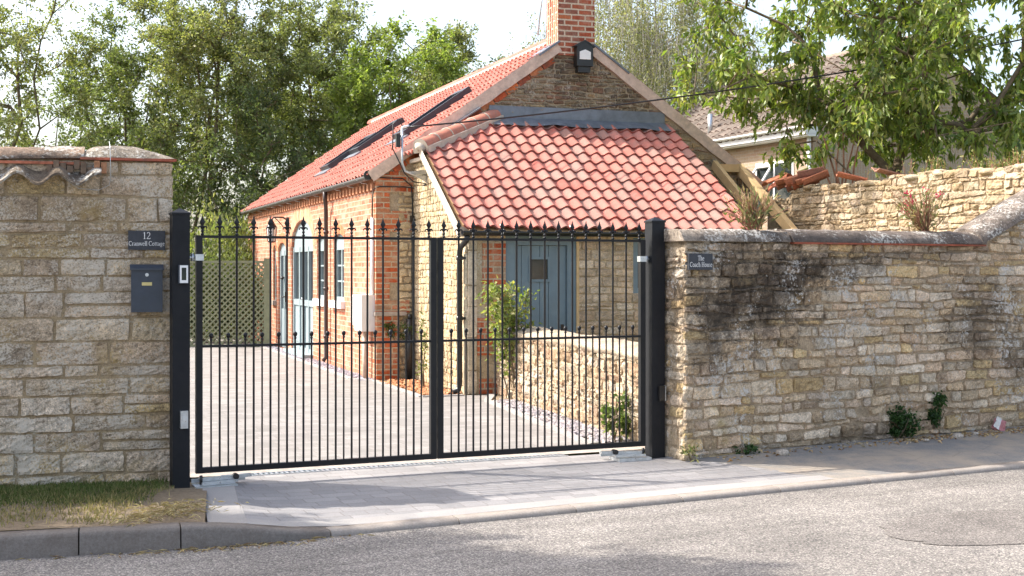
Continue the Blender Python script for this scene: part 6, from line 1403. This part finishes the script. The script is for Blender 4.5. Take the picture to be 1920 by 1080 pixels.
litter('straw', 480, g_straw, .07, .004, [(.56, .46, .31), (.46, .36, .23), (.62, .53, .38)], 'pale straw heaped at the bare end of the verge', 'straw')
def g_str2():
    x = rg.uniform(-2.9, -.9) if rg.random() < .45 else rg.normal(-1.75, .25); return (x, kerb_y(x) - abs(rg.normal(0, .05)) - .01, -.093)
litter('gutter_straw', 210, g_str2, .08, .0045, [(.48, .38, .25), (.56, .46, .32), (.34, .23, .15)], 'dry straw lying in the gutter along the kerb', 'straw')
def g_deb():
    u = rg.uniform(.3, 5.0) if rg.random() < .4 else rg.uniform(2.4, 4.6); return tuple(wall(u, abs(rg.normal(0, .11)) + .02, .018 if u > .8 else .006))
litter('leaf_litter', 1000, g_deb, .05, .02, [(.42, .29, .16), (.50, .37, .22), (.33, .19, .10), (.48, .40, .30)], 'dry leaves and crumbs along the foot of the right wall', 'leaf litter', curl=.4)
def chips(name, n, gen, s, cols, label, cat, loc, mat='tile_old'):
    V, F, CC = [], [], []; 
    for k in range(n):
        p = np.array(gen()); a = rg.uniform(0, 6.28); q = s * rg.uniform(.5, 1.3); x = np.array([math.cos(a), math.sin(a), rg.normal(0, .3)]) * q; y = np.array([-math.sin(a), math.cos(a), rg.normal(0, .3)]) * q * rg.uniform(.4, .8); z = np.array([0, 0, q * rg.uniform(.15, .4)])
        b = len(V) * 1; V += [p - x - y * .3, p - y, p + x * .9, p + y, p - x * .6 + z, p - y * .6 + z, p + x * .6 + z, p + y * .6 + z]
        F += [[b, b + 1, b + 5, b + 4], [b + 1, b + 2, b + 6, b + 5], [b + 2, b + 3, b + 7, b + 6], [b + 3, b, b + 4, b + 7], [b + 4, b + 5, b + 6, b + 7]]; c = np.array(cols[rg.integers(0, len(cols))]) * rg.uniform(.7, 1.3); CC += [c] * 5
    o = np_mesh(name, np.array(V), np.array(F), np.array(CC), mat, None, loc); return tag(o, label, cat, kind='stuff')
MT['chip'] = attr_mat('stone chippings', .85, .25, n=((40, .2),), bump=.2)
def g_slate():
    f = rg.uniform(0, 1); a = Vector((.74, 12.3, 0)).lerp(Vector((-.27, 16.2, 0)), f); w = rg.uniform(.02, .40); return (a.x + w, a.y + .1 * w, .005)
chips('slate_chippings', 2200, g_slate, .032, [(.27, .245, .255), (.34, .305, .31), (.22, .205, .225), (.42, .37, .35)], 'purple grey slate chippings along the foot of the low wall', 'chippings', (.4, 14, 0), 'chip')
def g_slate2(): t = rg.uniform(-.05, 9); return tuple(H(-rg.uniform(.02, .26), t, .004))
chips('slate_chippings', 1800, g_slate2, .03, [(.27, .25, .28), (.36, .33, .35), (.2, .19, .22)], 'grey chippings in the narrow strip along the brick wall', 'chippings', tuple(H(-.2, 4)), 'chip')
def g_bark():
    while 1:
        a, b = rg.uniform(0, 1, 2); p = Vector((-.7, 16.95, 0)) * (1 - a) + Vector((-2.0, 19.1, 0)) * a; q = Vector((-.60, 17.2, 0)) * (1 - a) + Vector((-1.5, 19.5, 0)) * a; e = Vector((-1.13, 16.8, 0)); r = p.lerp(q, b).lerp(e, rg.uniform(0, .9) * (1 - abs(a - .3))); return (r.x, r.y, rg.uniform(0, .02))
chips('bark_chips', 1500, g_bark, .035, [(.42, .19, .09), (.34, .15, .07), (.5, .28, .15), (.28, .12, .06)], 'orange brown bark chips in the bed at the cottage corner', 'bark chips', (-1.2, 17.8, 0), 'chip')
# crumpled packet on the pavement, loose stones at the wall foot
pk = wall(3.85, .10, .075); mb = MB(); P = []
for i in range(7):
    r = []
    for j in range(6):
        q = Vector(((i / 6 - .5) * .12, 0, (j / 5 - .5) * .12)); q += Vector((noise.noise(q * 20), noise.noise(q * 20 + Z * 3) * 1.6, noise.noise(q * 18 + Z * 9))) * .022; r.append(q)
    P.append(r)
Mx = Matrix.Rotation(.5, 4, 'Y') @ Matrix.Rotation(-.5, 4, 'X')
fr_ = [[pk + Mx @ q for q in r] for r in P]; bk = [[pk + Mx @ (q + Vector((0, .04, 0))) for q in r] for r in P]
mb.grid(fr_[:4], (.62, .60, .56), False); mb.grid(fr_[3:], (.42, .17, .17), False); mb.grid(bk, (.45, .2, .2), False, flip=True)
MT['packet'] = attr_mat('printed packet', .5, .4, n=((30, .1),), bump=.1)
tag(mb.build('crumpled_packet', 'packet', loc=pk), 'crumpled white and red packet lying at the foot of the right wall', 'litter')
rr = random.Random(12)
for (u, n, s_, lab) in ((3.12, .20, .045, 'pale fist sized stone on the pavement under the higher green clump'), (3.42, .16, .03, 'small loose stone beside the dry leaves below the packet'), (2.63, .26, .024, 'little white stone in front of the left green clump'), (.9, .22, .05, 'flat loose stone at the wall foot near the gate end')):
    c = wall(u, n, .02); mb = MB(); P = []
    for i in range(8): P.append([c + Vector((s_ * 1.3 * math.cos(a) * math.sin(math.pi * i / 7), s_ * math.sin(a) * math.sin(math.pi * i / 7), s_ * .7 * math.cos(math.pi * i / 7))) for a in np.linspace(0, 2 * math.pi, 11)])
    P = [[q + (q - c) * .35 * noise.noise(q * 25) for q in r] for r in P]; mb.grid(P, (.48, .42, .35), True); tag(mb.build('loose_stone', 'stone_yard', loc=c), lab, 'stone')
# tree standing out of frame on the left: its shade falls across the road and kerb
tree('ash_tree', 'roadside tree just out of frame on the left, shading road and kerb', (-8.8, 8.9, 0), (-8.6, 8.62, 6.9), (2.0, 1.1, 2.7), 210, 150, .13, .07, .5, G2, .16, 141, noise_cut=-.1)
